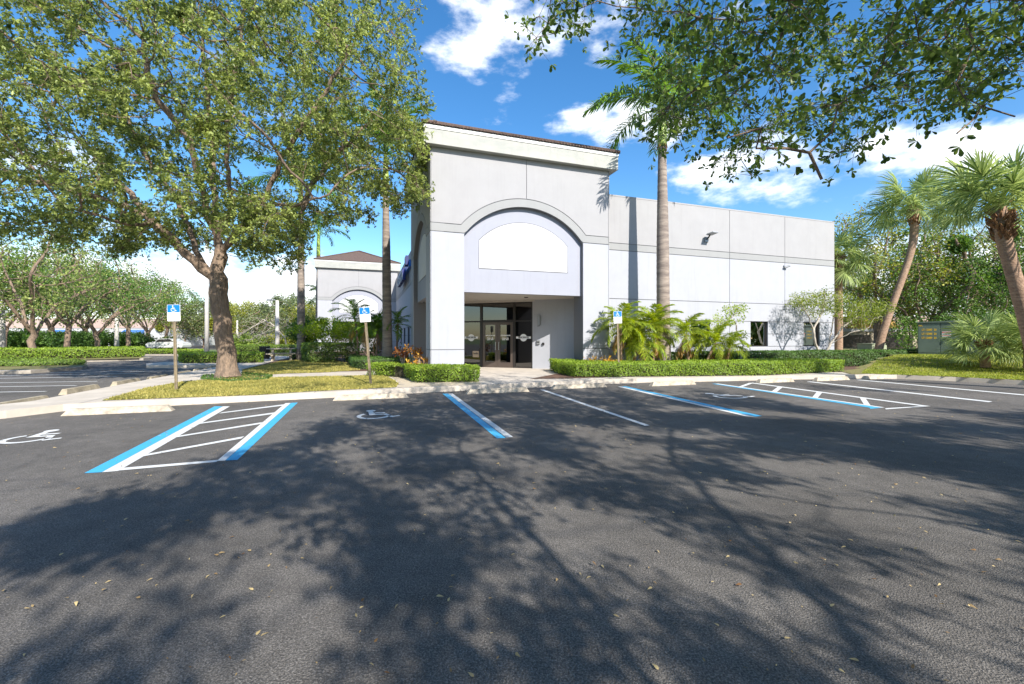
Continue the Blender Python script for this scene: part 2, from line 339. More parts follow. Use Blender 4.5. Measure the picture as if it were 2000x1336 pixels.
def cornice(u0, v0, w, d, zb, zt):
    o = .26
    f = MB(); f.box(u0 - o, u0 + w + o, v0 - o, v0 + .3, zb, zt - .13); f.box(u0 - o, u0 + w + o, v0 + d - .3, v0 + d + o, zb, zt - .13)
    f.box(u0 - o, u0 + .3, v0 + .3, v0 + d - .3, zb, zt - .13); f.box(u0 + w - .3, u0 + w + o, v0 + .3, v0 + d - .3, zb, zt - .13)
    f.build('fascia', M['fascia'], bld)
    o += .022; s = MB(); s.box(u0 - o, u0 + w + o, v0 - o, v0 + d + o, zt - .13, zt); s.build('drip_edge', M['drip'], bld)
    t = MB(); n = 26; cu, cv = u0 + w / 2, v0 + d / 2; hu, hv = w / 2 + o + .03, d / 2 + o + .03
    for i in range(n):
        a, b = 1 - i / n, 1 - (i + 1) / n; z0, z1 = zt + .02 + 1.85 * i / n, zt + .02 + 1.85 * (i + 1) / n
        e = .025
        V = [(cu - hu * a - e, cv - hv * a - e, z0), (cu + hu * a + e, cv - hv * a - e, z0), (cu + hu * a + e, cv + hv * a + e, z0), (cu - hu * a - e, cv + hv * a + e, z0),
             (cu - hu * b, cv - hv * b, z1 + .02), (cu + hu * b, cv - hv * b, z1 + .02), (cu + hu * b, cv + hv * b, z1 + .02), (cu - hu * b, cv + hv * b, z1 + .02)]
        t.add(V, [(0, 1, 5, 4), (1, 2, 6, 5), (2, 3, 7, 6), (3, 0, 4, 7), (3, 2, 1, 0), (4, 5, 6, 7)])
    r = t.build('tiled_roof', M['tile'], bld)
    h = MB()
    for sx, sy in ((-1, -1), (1, -1), (1, 1), (-1, 1)):
        h.tube([(cu + sx * hu, cv + sy * hv, zt + .06), (cu, cv, zt + 1.93)], .07, 6)
    x = u0 - o
    while x < u0 + w + o:
        h.tube([(x, v0 - o - .045, zt + .035 + rnd.uniform(-.008, .012)), (x, v0 + .2, zt + .13)], .036, 6); x += .13
    y = v0 - o
    while y < v0 + d + o:
        h.tube([(u0 - o - .045, y, zt + .035 + rnd.uniform(-.008, .012)), (u0 + .2, y, zt + .13)], .036, 6); y += .13
    h.build('ridge_tiles', M['tile'], r)
# ---- entrance tower
P = new_P()
arch_face(ident, 7.38, 1.25, 6.17, 8.46, P, 1.12, .82)
arch_face(lambda a, z, d: (d, a, z), 6.9, 1.12, 5.75, 8.46, P, 1.25, 1.0, rise=1.18)
P['back'].box(7.1, 7.36, .83, 6.88, .1, 8.46); P['back'].box(1.0, 7.1, 6.6, 6.88, .1, 8.46)
flush_P(P)
cornice(0, 0, 7.38, 6.9, 8.46, 9.12)
cl = MB(); cl.box(.52, 7.09, .46, 6.59, 3.29, 3.42); cl.build('porch_ceiling', M['soffit'], bld)
dl = MB(); dl.disc(4.3, 1.6, 3.262, .09, .03, 16); dl.build('recessed_downlight', M['dark_metal'], bld)
# ---- far tower of the rear wing
P = new_P(); fU, fV = -6.84, 32.3
arch_face(shifted(fU, fV), 7.9, 1.4, 6.5, 8.72, P, .6, .6)
P['back'].box(fU, fU + .3, fV + .5, fV + 8, .1, 8.72); P['back'].box(fU + 7.6, fU + 7.9, fV + .5, fV + 8, .1, 8.72); P['back'].box(fU, fU + 7.9, fV + 7.7, fV + 8, .1, 8.72)
P['back'].box(fU + .3, fU + 7.6, fV + 2.5, fV + 2.7, .1, 3.3)
wb = MB(); wb.box(fU - .01, fU + .02, fV + .4, fV + 8, .1, 5.4); wb.build('lower_wall', M['stucco_white'], bld); P['grey'].box(fU - .01, fU + .02, fV + .4, fV + 8, 5.43, 8.7)
flush_P(P); cornice(fU, fV, 7.9, 8, 8.72, 9.5)
# ---- long walls with jointed panels and windows
rows = [(.12, 1.105, 'white'), (1.135, 1.735, 'white'), (1.765, 2.355, 'white'), (2.385, 3.265, 'white'), (3.295, 5.405, 'white'), (5.435, 5.715, 'band'), (5.745, 7.80, 'grey')]
def long_wall(fn, a_start, a_end, joints, wins):
    mb = {'white': MB(), 'band': MB(), 'grey': MB()}; bk = MB()
    cuts = [a_start] + joints + [a_end]
    for z0, z1, k in rows:
        for i in range(len(cuts) - 1):
            a0 = cuts[i] + (.012 if i else 0); a1 = cuts[i + 1] - (.012 if i < len(cuts) - 2 else 0)
            segs = [(a0, a1)]
            if 1.1 < z0 < 2:
                for w0, w1 in wins:
                    ns = []
                    for s0, s1 in segs:
                        if w1 <= s0 or w0 >= s1: ns.append((s0, s1))
                        else:
                            if w0 > s0: ns.append((s0, w0))
                            if w1 < s1: ns.append((w1, s1))
                    segs = ns
            for s0, s1 in segs: pbox(mb[k], fn, s0, s1, z0, z1, 0, .03)
    pbox(bk, fn, a_start, a_end, .05, 1.12, .022, .25); pbox(bk, fn, a_start, a_end, 2.37, 7.79, .022, .25)
    p = a_start
    for w0, w1 in wins + [(a_end, a_end)]:
        pbox(bk, fn, p, w0, 1.12, 2.37, .022, .25); p = w1
    bk.build('wall_backing', M['groove'], bld)
    mb['white'].build('lower_wall', M['stucco_white'], bld); mb['band'].build('wall_band', M['stucco_band'], bld); mb['grey'].build('upper_wall', M['stucco_grey'], bld)
    cp = MB(); pbox(cp, fn, a_start, a_end, 7.79, 7.85, -.01, .27); cp.build('parapet_cap', M['stucco_grey'], bld)
    for j, (w0, w1) in enumerate(wins):
        f = MB(); t = .05
        for q in ((w0, w0 + t, 1.12, 2.37), (w1 - t, w1, 1.12, 2.37), (w0 + t, w1 - t, 1.12, 1.12 + t), (w0 + t, w1 - t, 2.37 - t, 2.37)):
            pbox(f, fn, q[0], q[1], q[2], q[3], .10, .17)
        fo = f.build('window', M['dark_metal'], bld)
        g = MB(); pbox(g, fn, w0 + t, w1 - t, 1.17, 2.32, .13, .136); g.build('pane', M['window_glass'], fo)
        b = MB(); zb = (2.0, 1.95, 1.98, 1.5)[j % 4]; pbox(b, fn, w0 + .08, w1 - .18, zb, 2.2, .19, .2); b.build('blind', M['blind'], fo)
        s = MB(); pbox(s, fn, w0 - .06, w1 + .10, .93, 1.06, -.05, .0); s.build('window_sill', M['stucco_white'], bld)
wing = shifted(0, .87)
long_wall(wing, 7.38, 21.88, [11.0, 14.64, 18.27], [(8.6, 9.75), (12.3, 13.45), (15.97, 17.12), (19.6, 20.78)])
side = lambda a, z, d: (.9 + d, a, z)
long_wall(side, 6.9, 32.3, [9.0 + 3.65 * i for i in range(1, 7)], [(9.9 + 3.65 * i, 11.4 + 3.65 * i) for i in range(6)])
b = MB(); b.box(21.63, 21.88, 1.12, 40, .05, 7.79); b.box(.9, 21.63, 39.75, 40, .05, 7.79); b.build('rear_wall', M['stucco_white'], bld)
b = MB(); b.box(7.37, 21.63, 1.12, 39.75, 7.5, 7.6); b.box(1.15, 7.37, 6.9, 39.75, 7.5, 7.6); b.build('flat_roof', M['roofing'], bld)
b = MB(); b.box(7.4, 21.6, 4.0, 4.1, .1, 7.4); b.box(4.0, 4.1, 8, 39, .1, 7.4); b.build('inner_wall', M['interior'], bld)
# ---- diagonal shopfront
A = (5.04, 2.75); E_ = (-.785, .619); N_ = (.619, .785)
dg = lambda s, z, d: (A[0] + E_[0] * s + N_[0] * d, A[1] + E_[1] * s + N_[1] * d, z)
b = MB(); pbox(b, dg, -2.58, 0, .1, 3.29, 0, .22); b.build('porch_wall', M['stucco_white'], bld)
b = MB(); pbox(b, dg, 4.5, 6.0, .1, 3.29, 0, .22); b.build('porch_wall', M['stucco_white'], bld)
b = MB(); pbox(b, dg, -.1, 4.6, 3.22, 3.285, -.01, .2); b.build('shopfront_head', M['soffit'], bld)
fr = MB(); Z0, ZD, ZT = .15, 2.30, 3.22
for s0, s1 in ((0, .06), (.86, .96), (2.52, 2.64), (4.44, 4.5)): pbox(fr, dg, s0, s1, Z0, ZT, .04, .16)
pbox(fr, dg, .06, .86, ZD, ZD + .07, .05, .15); pbox(fr, dg, .96, 2.52, ZD, ZD + .10, .05, .15); pbox(fr, dg, 2.64, 4.44, ZD, ZD + .07, .05, .15)
pbox(fr, dg, .06, .86, ZT - .06, ZT, .05, .15); pbox(fr, dg, .96, 2.52, ZT - .06, ZT, .05, .15); pbox(fr, dg, 2.64, 4.44, ZT - .06, ZT, .05, .15)
pbox(fr, dg, .06, .86, Z0, Z0 + .07, .05, .15); pbox(fr, dg, 2.64, 4.44, Z0, Z0 + .07, .05, .15); pbox(fr, dg, 3.6, 3.66, Z0 + .07, ZT - .06, .05, .15)
sf = fr.build('shopfront_frame', M['dark_metal'], bld)
def pane(s0, s1, z0, z1):
    g = MB(); pbox(g, dg, s0, s1, z0, z1, .09, .097); return g.build('glass_pane', M['glass'], sf)
pane(.06, .86, .22, ZD); pane(2.64, 3.6, .22, ZD); pane(3.66, 4.44, .22, ZD)
pane(.06, .86, ZD + .07, ZT - .06); pane(.96, 2.52, ZD + .1, ZT - .06); pane(2.64, 3.6, ZD + .07, ZT - .06); pane(3.66, 4.44, ZD + .07, ZT - .06)
def text(name, s, size, fn, mat_, parent, ext=.002, align='CENTER', bold=0.0):
    cu = bpy.data.curves.new(name, 'FONT'); cu.body = s; cu.size = size; cu.align_x = align; cu.align_y = 'CENTER'; cu.offset = bold; cu.resolution_u = 2
    to = bpy.data.objects.new(name, cu); C.objects.link(to); bpy.context.view_layer.update()
    me = bpy.data.meshes.new_from_object(to.evaluated_get(bpy.context.evaluated_depsgraph_get()))
    vs = [tuple(v.co) for v in me.vertices]; fs = [tuple(p.vertices) for p in me.polygons]
    bpy.data.objects.remove(to); bpy.data.meshes.remove(me)
    mb = MB(); n = len(vs); mb.add([fn(x, y, 0) for x, y, z in vs], fs)
    if ext:      # give the letters a body
        ed = {}
        for f in fs:
            for i in range(len(f)):
                e = (f[i], f[(i + 1) % len(f)]); ed[e] = 1
        mb.add([fn(x, y, ext) for x, y, z in vs], [f[::-1] for f in fs])
        for (a, c) in ed:
            if (c, a) not in ed: mb.f.append((a, c, n + c, n + a))
    return mb.build(name, mat_, parent)
for s0, s1, hs in ((.975, 1.735, 1.66), (1.745, 2.505, 1.82)):
    d = MB(); st = .12
    for q in ((s0, s0 + st, .16, 2.29), (s1 - st, s1, .16, 2.29), (s0 + st, s1 - st, .16, .40), (s0 + st, s1 - st, 2.17, 2.29)): pbox(d, dg, *q, .06, .13)
    do = d.build('door', M['bronze'], bld)
    g = MB(); pbox(g, dg, s0 + st, s1 - st, .40, 2.17, .09, .097); g.build('glass_pane', M['glass'], do)
    h = MB(); h.tube([dg(hs, .98, .0), dg(hs, 1.36, .0)], .016, 8); h.tube([dg(hs, 1.0, 0), dg(hs, 1.0, .07)], .01, 6); h.tube([dg(hs, 1.34, 0), dg(hs, 1.34, .07)], .01, 6)
    h.build('door_handle', M['steel'], do)
    c = (s0 + s1) / 2
    t = text('door_lettering', 'OFFICE HOURS', .075, lambda x, y, e, c=c: dg(c - x, 1.66 + y, .086 - e), M['decal'], do, 0, bold=.004)
    t = text('door_lettering', 'MON - FRI\n8AM - 5PM', .068, lambda x, y, e, c=c: dg(c - x, 1.50 + y, .086 - e), M['decal'], do, 0, bold=.004)
for c in (.46, 3.12):       # round logo with a dark name band
    g = MB(); g.prism([(c + .17 * math.cos(i * math.pi / 14), 1.56 + .17 * math.sin(i * math.pi / 14)) for i in range(28)], .082, .086, dg)
    pbox(g, dg, c - .36, c + .36, 1.52, 1.62, .079, .083); lo = g.build('logo_disc', M['decal'], sf)
    text('logo_name', 'PRECISION', .105, lambda x, y, e, c=c: dg(c - x, 1.57 + y, .0775 - e), M['black'], lo, 0, bold=.005)
g = MB(); pbox(g, dg, 2.72, 3.04, .62, .92, .078, .085); st_ = g.build('courier_sticker', M['sticker'], sf)
text('sticker_name', 'FedEx', .11, lambda x, y, e: dg(2.88 - x, .80 + y, .0765 - e), M['black'], st_, 0, bold=.004)
b = MB(); pbox(b, dg, -1.2, 5.6, .1, 3.3, 3.2, 3.3); pbox(b, dg, -1.3, -1.2, .1, 3.3, .25, 3.3); pbox(b, dg, -1.2, 4.6, 3.1, 3.2, .3, 3.3); pbox(b, dg, -1.2, 4.6, .1, .155, .12, 3.3)
b.build('lobby_interior', M['interior'], bld)
b = MB(); pbox(b, dg, .0, 4.4, 2.35, 3.15, .4, .42); b.build('transom_blind', M['transom'], bld)  # brown panel standing in for lit blinds behind the transoms
# ---- lettering on the side wall
M['sign_navy'] = mat('navy_letter_sides', (.01, .02, .13), .5)
plate = MB()
plate.prism([(15.0, 6.55), (23.5, 6.55), (23.5, 7.0), (15.0, 7.0)], .66, .895, lambda a, z, d: (d, a, z)); so = plate.build('blue_sign_band', M['sign_blue'], bld)
for nm, tx, sz, uu, vv, zz, sx_ in (('sign_letters', 'CRESTA', 1.15, .62, 20.2, 6.30, 1.35), ('sign_letters', 'IN', .75, .66, 15.8, 6.98, 1.2)):
    bk_ = text('sign_letters', tx, sz, lambda x, y, e: (uu - e, vv - x * sx_, zz + y), M['sign_navy'], bld, .2, bold=.07)
    text('letter_faces', tx, sz, lambda x, y, e: (uu - .203 - e, vv - x * sx_, zz + y), M['stucco_sign'], bk_, .01, bold=.025)
# ---- fittings on the walls
def wall_lamp(u, z, label):
    t = empty('wall_light', W(u, .87, z), TH, label, 'wall light')
    m = MB(); m.box(-.11, .11, -.05, 0, -.12, .12, 0); m.build('mounting_plate', M['greymetal'], t)
    m = MB(); m.tube([(0, -.05, .0), (0, -.16, .06), (0, -.26, .17)], .035, 8); m.build('bracket_arm', M['dark_metal'], t)
    m = MB(); m.add([(-.17, -.18, .16), (.17, -.18, .16), (.17, -.62, .20), (-.17, -.62, .20), (-.14, -.2, .23), (.14, -.2, .23), (.14, -.6, .245), (-.14, -.6, .245)],
                    [(0, 3, 2, 1), (4, 5, 6, 7), (0, 1, 5, 4), (1, 2, 6, 5), (2, 3, 7, 6), (3, 0, 4, 7)]); m.build('lamp_head', M['greymetal'], t)
wall_lamp(13.2, 6.25, 'small area floodlight on a bracket high on the long grey wall')
t = empty('security_camera', W(18.2, .87, 5.25), TH, 'small bullet camera under the grey band near the right end of the wall', 'security camera')
m = MB(); m.disc(0, 0, 0, .05, .04, 12, lambda a, b, d: (a, -d, b)); m.tube([(0, -.03, 0), (0, -.12, -.06)], .018, 6); m.build('mount', M['greymetal'], t)
m = MB(); m.tube([(-.05, -.08, -.09), (.17, -.2, .0)], .05, 10); m.build('camera_body', M['greymetal'], t)
def on_diag(name, s, z, label, cat):
    x, y, zz = dg(s, z, 0); return empty(name, W(x, y, zz), TH + math.atan2(E_[1], E_[0]) + math.pi, label, cat)
t = on_diag('wall_sconce', -.31, 2.35, 'slim vertical grey sconce on the white porch wall beside the glass doors', 'wall light')
m = MB(); m.box(-.075, .075, -.09, -.002, -.22, .22, .02); m.build('lamp_body', M['greymetal'], t)
m = MB(); m.tube([(-.03, -.05, -.22), (-.03, -.05, -.30)], .012, 6); m.tube([(.03, -.05, -.22), (.03, -.05, -.27)], .012, 6); m.build('bracket', M['dark_metal'], t)
t = on_diag('door_intercom', -.30, 1.36, 'small grey intercom box on the sunlit porch wall right of the doors', 'intercom')
m = MB(); m.box(-.07, .07, -.09, -.002, -.08, .10, .01); m.build('housing', M['greymetal'], t)
m = MB(); m.box(-.05, .05, -.095, -.09, -.03, .03); m.build('speaker_grille', M['dark_metal'], t)
t = on_diag('key_box', -.52, 1.28, 'little dark lock box on the porch wall just right of the intercom', 'lock box')
m = MB(); m.box(-.05, .05, -.07, -.002, -.05, .05, .01); m.build('housing', M['dark_metal'], t)
m = MB(); m.tube([(0, -.035, .05), (0, -.035, .09)], .012, 6); m.build('shackle', M['steel'], t)
# ================================================================= GROUND
def wpoly(uvs, z): return [W(u, v, z) for u, v in uvs]
def struct(o, kind='structure'): o['kind'] = kind; return o
m = MB(); m.sheet([(-900, -300, -.03), (900, -300, -.03), (900, 1500, -.03), (-900, 1500, -.03)]); struct(m.build('ground', M['farland']))
m = MB(); m.sheet([(-70, -40, 0), (60, -40, 0), (60, 24, 0), (-8, 90, 0), (-70, 90, 0)]); lot = struct(m.build('parking_lot', M['asphalt']))
# raised island: concrete slab with kerb
kerb = [(-14, -6.3), (-9.6, -5.35), (-8.76, -4.65), (-8.25, -3.98), (-5.27, -3.72), (-2.99, -3.58), (-1.05, -3.36), (.62, -3.2), (2.4, -3.15), (5.49, -2.95), (7.09, -2.97), (8.7, -3.3), (11.28, -3.65), (13.07, -3.86), (15.6, -4.35), (16.84, -4.89), (17.7, -6.2), (18.31, -7.8), (19.6, -14), (22, -34)]
slab = kerb + [(60, -34), (60, 60), (-8.9, 60), (-8.9, 15.2), (-13.3, 14.8), (-13.6, 13.2), (-12.8, 11.2), (-9.05, 10.6), (-9.15, 2), (-9.2, -3.2), (-9.6, -3.75), (-10.6, -4.3), (-14, -5.0)]
m = MB(); m.prism([W(u, v)[:2] for u, v in slab], -.05, .15); pav = struct(m.build('pavement', M['concrete']))
# concrete joints of the front walk
m = MB()
for i in range(22):
    u = -8 + i * 1.52; x0, y0, _ = W(u + rnd.uniform(-.05, .05), -3.9); x1, y1, _ = W(u, -1.75)
    # stay on the slab
    vv = np.interp(u, [p[0] for p in kerb[3:16]], [p[1] for p in kerb[3:16]])
    a = W(u, vv + .0, .1535); b = W(u, vv + 1.5, .1535); d = .007
    m.sheet([(a[0] - d, a[1], a[2]), (a[0] + d, a[1], a[2]), (b[0] + d, b[1], b[2]), (b[0] - d, b[1], b[2])])
for s in (2.7, 5.1):
    a = W(s, -1.9, .1535); b = W(s - .2, 2.6, .1535); d = .007
    m.sheet([(a[0] - d, a[1], a[2]), (a[0] + d, a[1], a[2]), (b[0] + d, b[1], b[2]), (b[0] - d, b[1], b[2])])
for v0, v1 in ((-1.2, -1.2), (.6, .6)):
    a = W(1.9, v0, .1537); b = W(6.0, v1, .1537); d = .007
    m.sheet([(a[0], a[1] - d, a[2]), (b[0], b[1] - d, b[2]), (b[0], b[1] + d, b[2]), (a[0], a[1] + d, a[2])])
for i in range(10):
    a = W(-9.0, -2.4 + i * 1.5, .1535); b = W(-7.6 - .0 * i, -2.4 + i * 1.5, .1535); d = .007
    m.sheet([(a[0], a[1] - d, a[2]), (b[0], b[1] - d, b[2]), (b[0], b[1] + d, b[2]), (a[0], a[1] + d, a[2])])
m.build('pavement_joint', M['groove'], pav)
def sheet(name, pts, mt, par=None):
    m = MB(); m.sheet(pts); o = m.build(name, mt, par); return o
zl = .158
lawnA = [G(x, y, .15)[:2] for x, y in ((199, 783), (284, 779.6), (500, 772), (611, 764.7), (773, 757), (778, 751), (770, 743), (757, 737), (744, 733.5), (640, 735.5), (531, 738), (480, 733), (421, 741), (353, 747), (284, 759))]
lawnB = [G(x, y, .15)[:2] for x, y in ((472, 735), (560, 730), (640, 727.5), (703, 723), (704, 719), (690, 711), (640, 702), (585, 702), (544, 706.5), (474, 723))]
def blades(name, poly, z, n, mt, label, hgt=(.03, .06)):
    P_ = np.array(poly); lo, hi = P_.min(0), P_.max(0); pts = []
    x1, y1 = P_[:, 0], P_[:, 1]; x2, y2 = np.roll(x1, -1), np.roll(y1, -1)
    while sum(len(p) for p in pts) < n:
        q = lo + rng.random((n, 2)) * (hi - lo); ins = np.zeros(n, bool)
        for a, b, c, d in zip(x1, y1, x2, y2):
            cr = ((b > q[:, 1]) != (d > q[:, 1])) & (q[:, 0] < (c - a) * (q[:, 1] - b) / ((d - b) + 1e-12) + a); ins ^= cr
        pts.append(q[ins])
    q = np.concatenate(pts)[:n]
    zz = z(q[:, 0], q[:, 1]) if callable(z) else np.full(n, z)
    pos = np.column_stack([q, zz]); L = rng.uniform(*hgt, n)
    pat = .5 + .5 * np.sin(q[:, 0] * 2.1 + np.sin(q[:, 1] * 1.7) * 2) * np.sin(q[:, 1] * 2.6 + 1.3 * np.sin(q[:, 0] * 1.3))
    tone = np.clip(rng.random(n) * .7 + .3 * pat, 0, 1)
    T = (np.array([[0, -.5, 0], [0, .5, 0], [1, 0, .2]]), np.array([[0, 1, 2]]))
    o = leaves(name, pos, rdir(n, 1.4), rdir(n), L, L * .35 + .008, T, mt, None, tone); o['kind'] = 'stuff'; o['label'] = label; return o
struct(sheet('front_lawn', [(x, y, zl) for x, y in lawnA], M['grass'])); struct(sheet('side_lawn', [(x, y, zl) for x, y in lawnB], M['grass']))
blades('lawn_grass', lawnA, zl, 42000, M['blades'], 'dry yellowish grass of the strip by the front pavement')
blades('lawn_grass', lawnB, zl, 26000, M['blades'], 'sunlit grass beyond the cross path beside the oak')
# planting bed of red-brown mulch, pebbles
bed = [(3.1, -1.95), (4.3, -2.25), (9, -2.3), (14.5, -2.6), (15.4, -2.9), (16.2, -3.3), (17.6, -3.4), (20, -1.9), (26.5, -1.2), (26.5, 1.0), (22, .86), (7.4, .86), (7.38, -.02), (6.25, -.02), (6.2, .9)]
struct(sheet('mulch_bed', wpoly(bed, .159), M['mulch']))
pb = [G(x, y, .15)[:2] for x, y in ((778, 752), (776, 757), (812, 756), (940, 750.5), (930, 741), (800, 728), (762, 734), (776, 744))]
struct(sheet('pebble_patch', [(x, y, .1565) for x, y in pb], M['gravel']))
bl = [(-7.4, 6.2), (-3.2, 3.6), (0, 3.2), (0, 6.9), (.88, 6.9), (.88, 32), (-6.8, 32), (-7.4, 14)]
struct(sheet('side_planting_bed', wpoly(bl, .1555), M['mulch']))
# rising grass bank on the right
bank_edge = [(15.9, -4.15), (16.7, -4.75), (17.55, -6.2), (18.15, -7.8), (19.4, -14), (21.8, -33)]
def bank_z(x, y):
    u = (x - P0[0]) * UX + (y - P0[1]) * UY; v = -(x - P0[0]) * UY + (y - P0[1]) * UX
    d = np.clip(((u - 16.8) * .62 + (v + 4.6) * .78) / 5.2, 0, 1) * np.clip((u - 15.6) / 3.5, 0, 1)
    return .162 + .55 * d * d * (3 - 2 * d) * np.clip((u - 17.0) / 5, 0, 1) ** .5
def grid_sheet(name, inside, lo, hi, st, mt, zf):
    m = MB(); nx = int((hi[0] - lo[0]) / st); ny = int((hi[1] - lo[1]) / st); idx = {}
    def vid(i, j):
        if (i, j) not in idx:
            u, v = lo[0] + i * st, lo[1] + j * st; x, y, _ = W(u, v); idx[(i, j)] = len(m.v); m.v.append((x, y, float(zf(np.array(x), np.array(y)))))
        return idx[(i, j)]
    for i in range(nx):
        for j in range(ny):
            if inside(lo[0] + (i + .5) * st, lo[1] + (j + .5) * st): m.f.append((vid(i, j), vid(i + 1, j), vid(i + 1, j + 1), vid(i, j + 1)))
    return m.build(name, mt, smooth=True)
def in_bank(u, v):
    k = np.interp(v, [-33, -14, -7.8, -6.2, -4.75, -4.15], [21.9, 19.5, 18.35, 17.75, 16.9, 16.1])
    if v > -4.15: return v < -3.1 + (u - 16.1) * .22 and u > 15.6 + (v + 4.15) * .9 or (u > 22.5 and v < 26)
    return u > k
struct(grid_sheet('grass_bank', in_bank, (15, -33), (58, 26), .25, M['grass'], bank_z))
bk = [W(u, v)[:2] for u, v in [(16.2, -4.1), (17.6, -5.9), (18.4, -8), (19.0, -10), (26, -10), (30, -2), (24, -1.6), (20, -2.3), (17.5, -3.3)]]
blades('bank_grass', bk, bank_z, 60000, M['blades_green'], 'green and yellow grass bank behind the right kerb', (.035, .075))
# road islands on the left
def island(name, pts, zt, mt): m = MB(); m.prism(pts, -.05, zt); return struct(m.build(name, mt))
isl = [G(x, y, .15)[:2] for x, y in ((-260, 724), (0, 724.5), (60, 723), (120, 718.5), (160, 716), (170, 713.5), (150, 710), (100, 707), (170, 702.5), (280, 699.5), (300, 697.5), (278, 696.2), (0, 694), (-500, 694))]
island('tree_island', isl, .15, M['curb'])
isl2 = [(x, y) for x, y in isl]; cx = sum(p[0] for p in isl2) / len(isl2); cy = sum(p[1] for p in isl2) / len(isl2)
sheet('island_groundcover_soil', [(cx + (x - cx) * .975, cy + (y - cy) * .93, .156) for x, y in isl2], M['grass'])['kind'] = 'structure'
m = MB(); m.sheet([at(x, Y, .02) for x, Y in ((150, 41), (640, 41), (610, 52), (400, 56), (280, 52))]); struct(m.build('verge', M['farland']))
m = MB(); m.prism([at(-700, 44)[:2], at(300, 37.5)[:2], at(640, 38.5)[:2], at(640, 39)[:2], at(300, 38)[:2], at(-700, 44.5)[:2]], -.02, .12); struct(m.build('far_kerb', M['curb']))
m = MB(); m.sheet([at(-900, 60, .01), at(700, 60, .01), at(680, 66, .01), at(-900, 66, .01)]); struct(m.build('road', M['asphalt']))
# ---------------------------------------------------------------- painted markings (parts of the parking lot)
zm = .005
def c5(x, y): return (x / 3.2258, 760 + y / 3.2258)
def c4(x, y): return (680 + x / 5.882, 720 + y / 5.882)
def c6(x, y): return (1350 + x / 5.714, 730 + y / 5.714)
def cr(x, y): return (1400 + x / 3.333, 560 + y / 3.333)
def c7(x, y): return (1040 + x / 7.692, 760 + y / 7.692)
def mark(name, pts, mt, z=zm): return sheet(name, [G(x, y, 0)[:2] + (z,) for x, y in pts], mt, lot)
mark('blue_line', [c5(1352, 110), c5(1402, 110), c5(640, 526), c5(530, 532)], M['paint_blue'])
mark('white_line', [c5(1404, 110), c5(1448, 110), c5(745, 518), c5(642, 526)], M['paint_white'])
mark('white_line', [c5(1798, 90), c5(1832, 88), c5(1418, 452), c5(1364, 456)], M['paint_white'])
mark('blue_line', [c5(1834, 88), c5(1876, 86), c5(1496, 448), c5(1420, 452)], M['paint_blue'])
for a, b, c, d in (((1400, 148), (1800, 96), (1790, 105), (1378, 156)), ((1275, 212), (1740, 147), (1725, 158), (1250, 222)), ((1120, 297), (1655, 210), (1640, 222), (1085, 310)),
                   ((912, 414), (1540, 299), (1520, 314), (865, 433)), ((760, 500), (1385, 448), (1362, 462), (716, 519))):
    mark('hatch_line', [c5(*a), c5(*b), c5(*c), c5(*d)], M['paint_white'], .0065)
mark('blue_line', [c4(1083, 289), c4(1148, 289), c4(1812, 800), c4(1708, 804)], M['paint_blue'])
mark('white_line', [c4(1150, 289), c4(1200, 289), c4(1895, 788), c4(1818, 795)], M['paint_white'])
mark('white_line', [c7(110, 10), c7(170, 8), c7(1762, 548), c7(1690, 555)], M['paint_white'])
mark('white_line', [(1206.5, 755.5), (1213, 755), (1474, 814.5), (1457, 813.5)], M['paint_white'])
mark('blue_line', [(1214, 755), (1221, 754.6), (1489, 812.8), (1475, 814.3)], M['paint_blue'])
mark('blue_line', [c6(232, 113), c6(262, 112), (1722, 796.8), (1700, 799), c6(1990, 380)], M['paint_blue'])
mark('white_line', [c6(264, 112), c6(300, 111), (1728, 796), (1722, 796.6)], M['paint_white'])
mark('hatch_line', [c6(645, 104), c6(690, 102), cr(1392, 779), cr(1330, 778)], M['paint_white'])
for a, b, c, d in (((520, 150), (645, 104), (685, 108), (560, 156)), ((890, 205), (965, 150), (1018, 155), (945, 212)), ((1350, 265), (1402, 205), (1462, 212), (1408, 275)), ((1930, 350), (1880, 268), (1945, 276), (2005, 362))):
    mark('hatch_line', [c6(*a), c6(*b), c6(*c), c6(*d)], M['paint_white'], .0065)
mark('hatch_line', [cr(1095, 793), cr(1330, 779), cr(1392, 779), cr(1100, 800)], M['paint_white'], .0065)
mark('white_line', [cr(582, 619), cr(612, 618), cr(1795, 748), cr(1770, 753)], M['paint_white'])
mark('white_line', [cr(903, 607), cr(930, 606), cr(2060, 708), cr(2060, 714)], M['paint_white'])
mark('white_line', [(1823, 735.5), (1832, 735), (2060, 754), (2060, 757)], M['paint_white'])
# side lot stall lines
for y, x0, x1 in ((767, -60, 90), (756.5, -60, 150), (747, 60, 190), (738.2, 60, 230), (731.5, 140, 270), (725.8, 250, 360), (721, 295, 400)):
    p0 = G(x1, y - .2 * 0 - 3.2 * (x1 - x0) / 200, 0); p1 = G(x0, y, 0)
    d = Vector((p1[0] - p0[0], p1[1] - p0[1])); d.normalize(); n = Vector((-d.y, d.x)) * .055
    L = 5.2; e = (p0[0] + d.x * L, p0[1] + d.y * L)
    m = MB(); m.sheet([(p0[0] - n.x, p0[1] - n.y, zm), (e[0] - n.x, e[1] - n.y, zm), (e[0] + n.x, e[1] + n.y, zm), (p0[0] + n.x, p0[1] + n.y, zm)]); m.build('white_line', M['paint_white'], lot)
for i in range(7):
    p = at(150 + i * 28, 34.2 - i * .0); m = MB()
    m.sheet([(p[0], p[1], zm), (p[0] + .14, p[1], zm), (p[0] + .14 - 1.4, p[1] - 4.6, zm), (p[0] - 1.4, p[1] - 4.6, zm)]); m.build('white_line', M['paint_white'], lot)
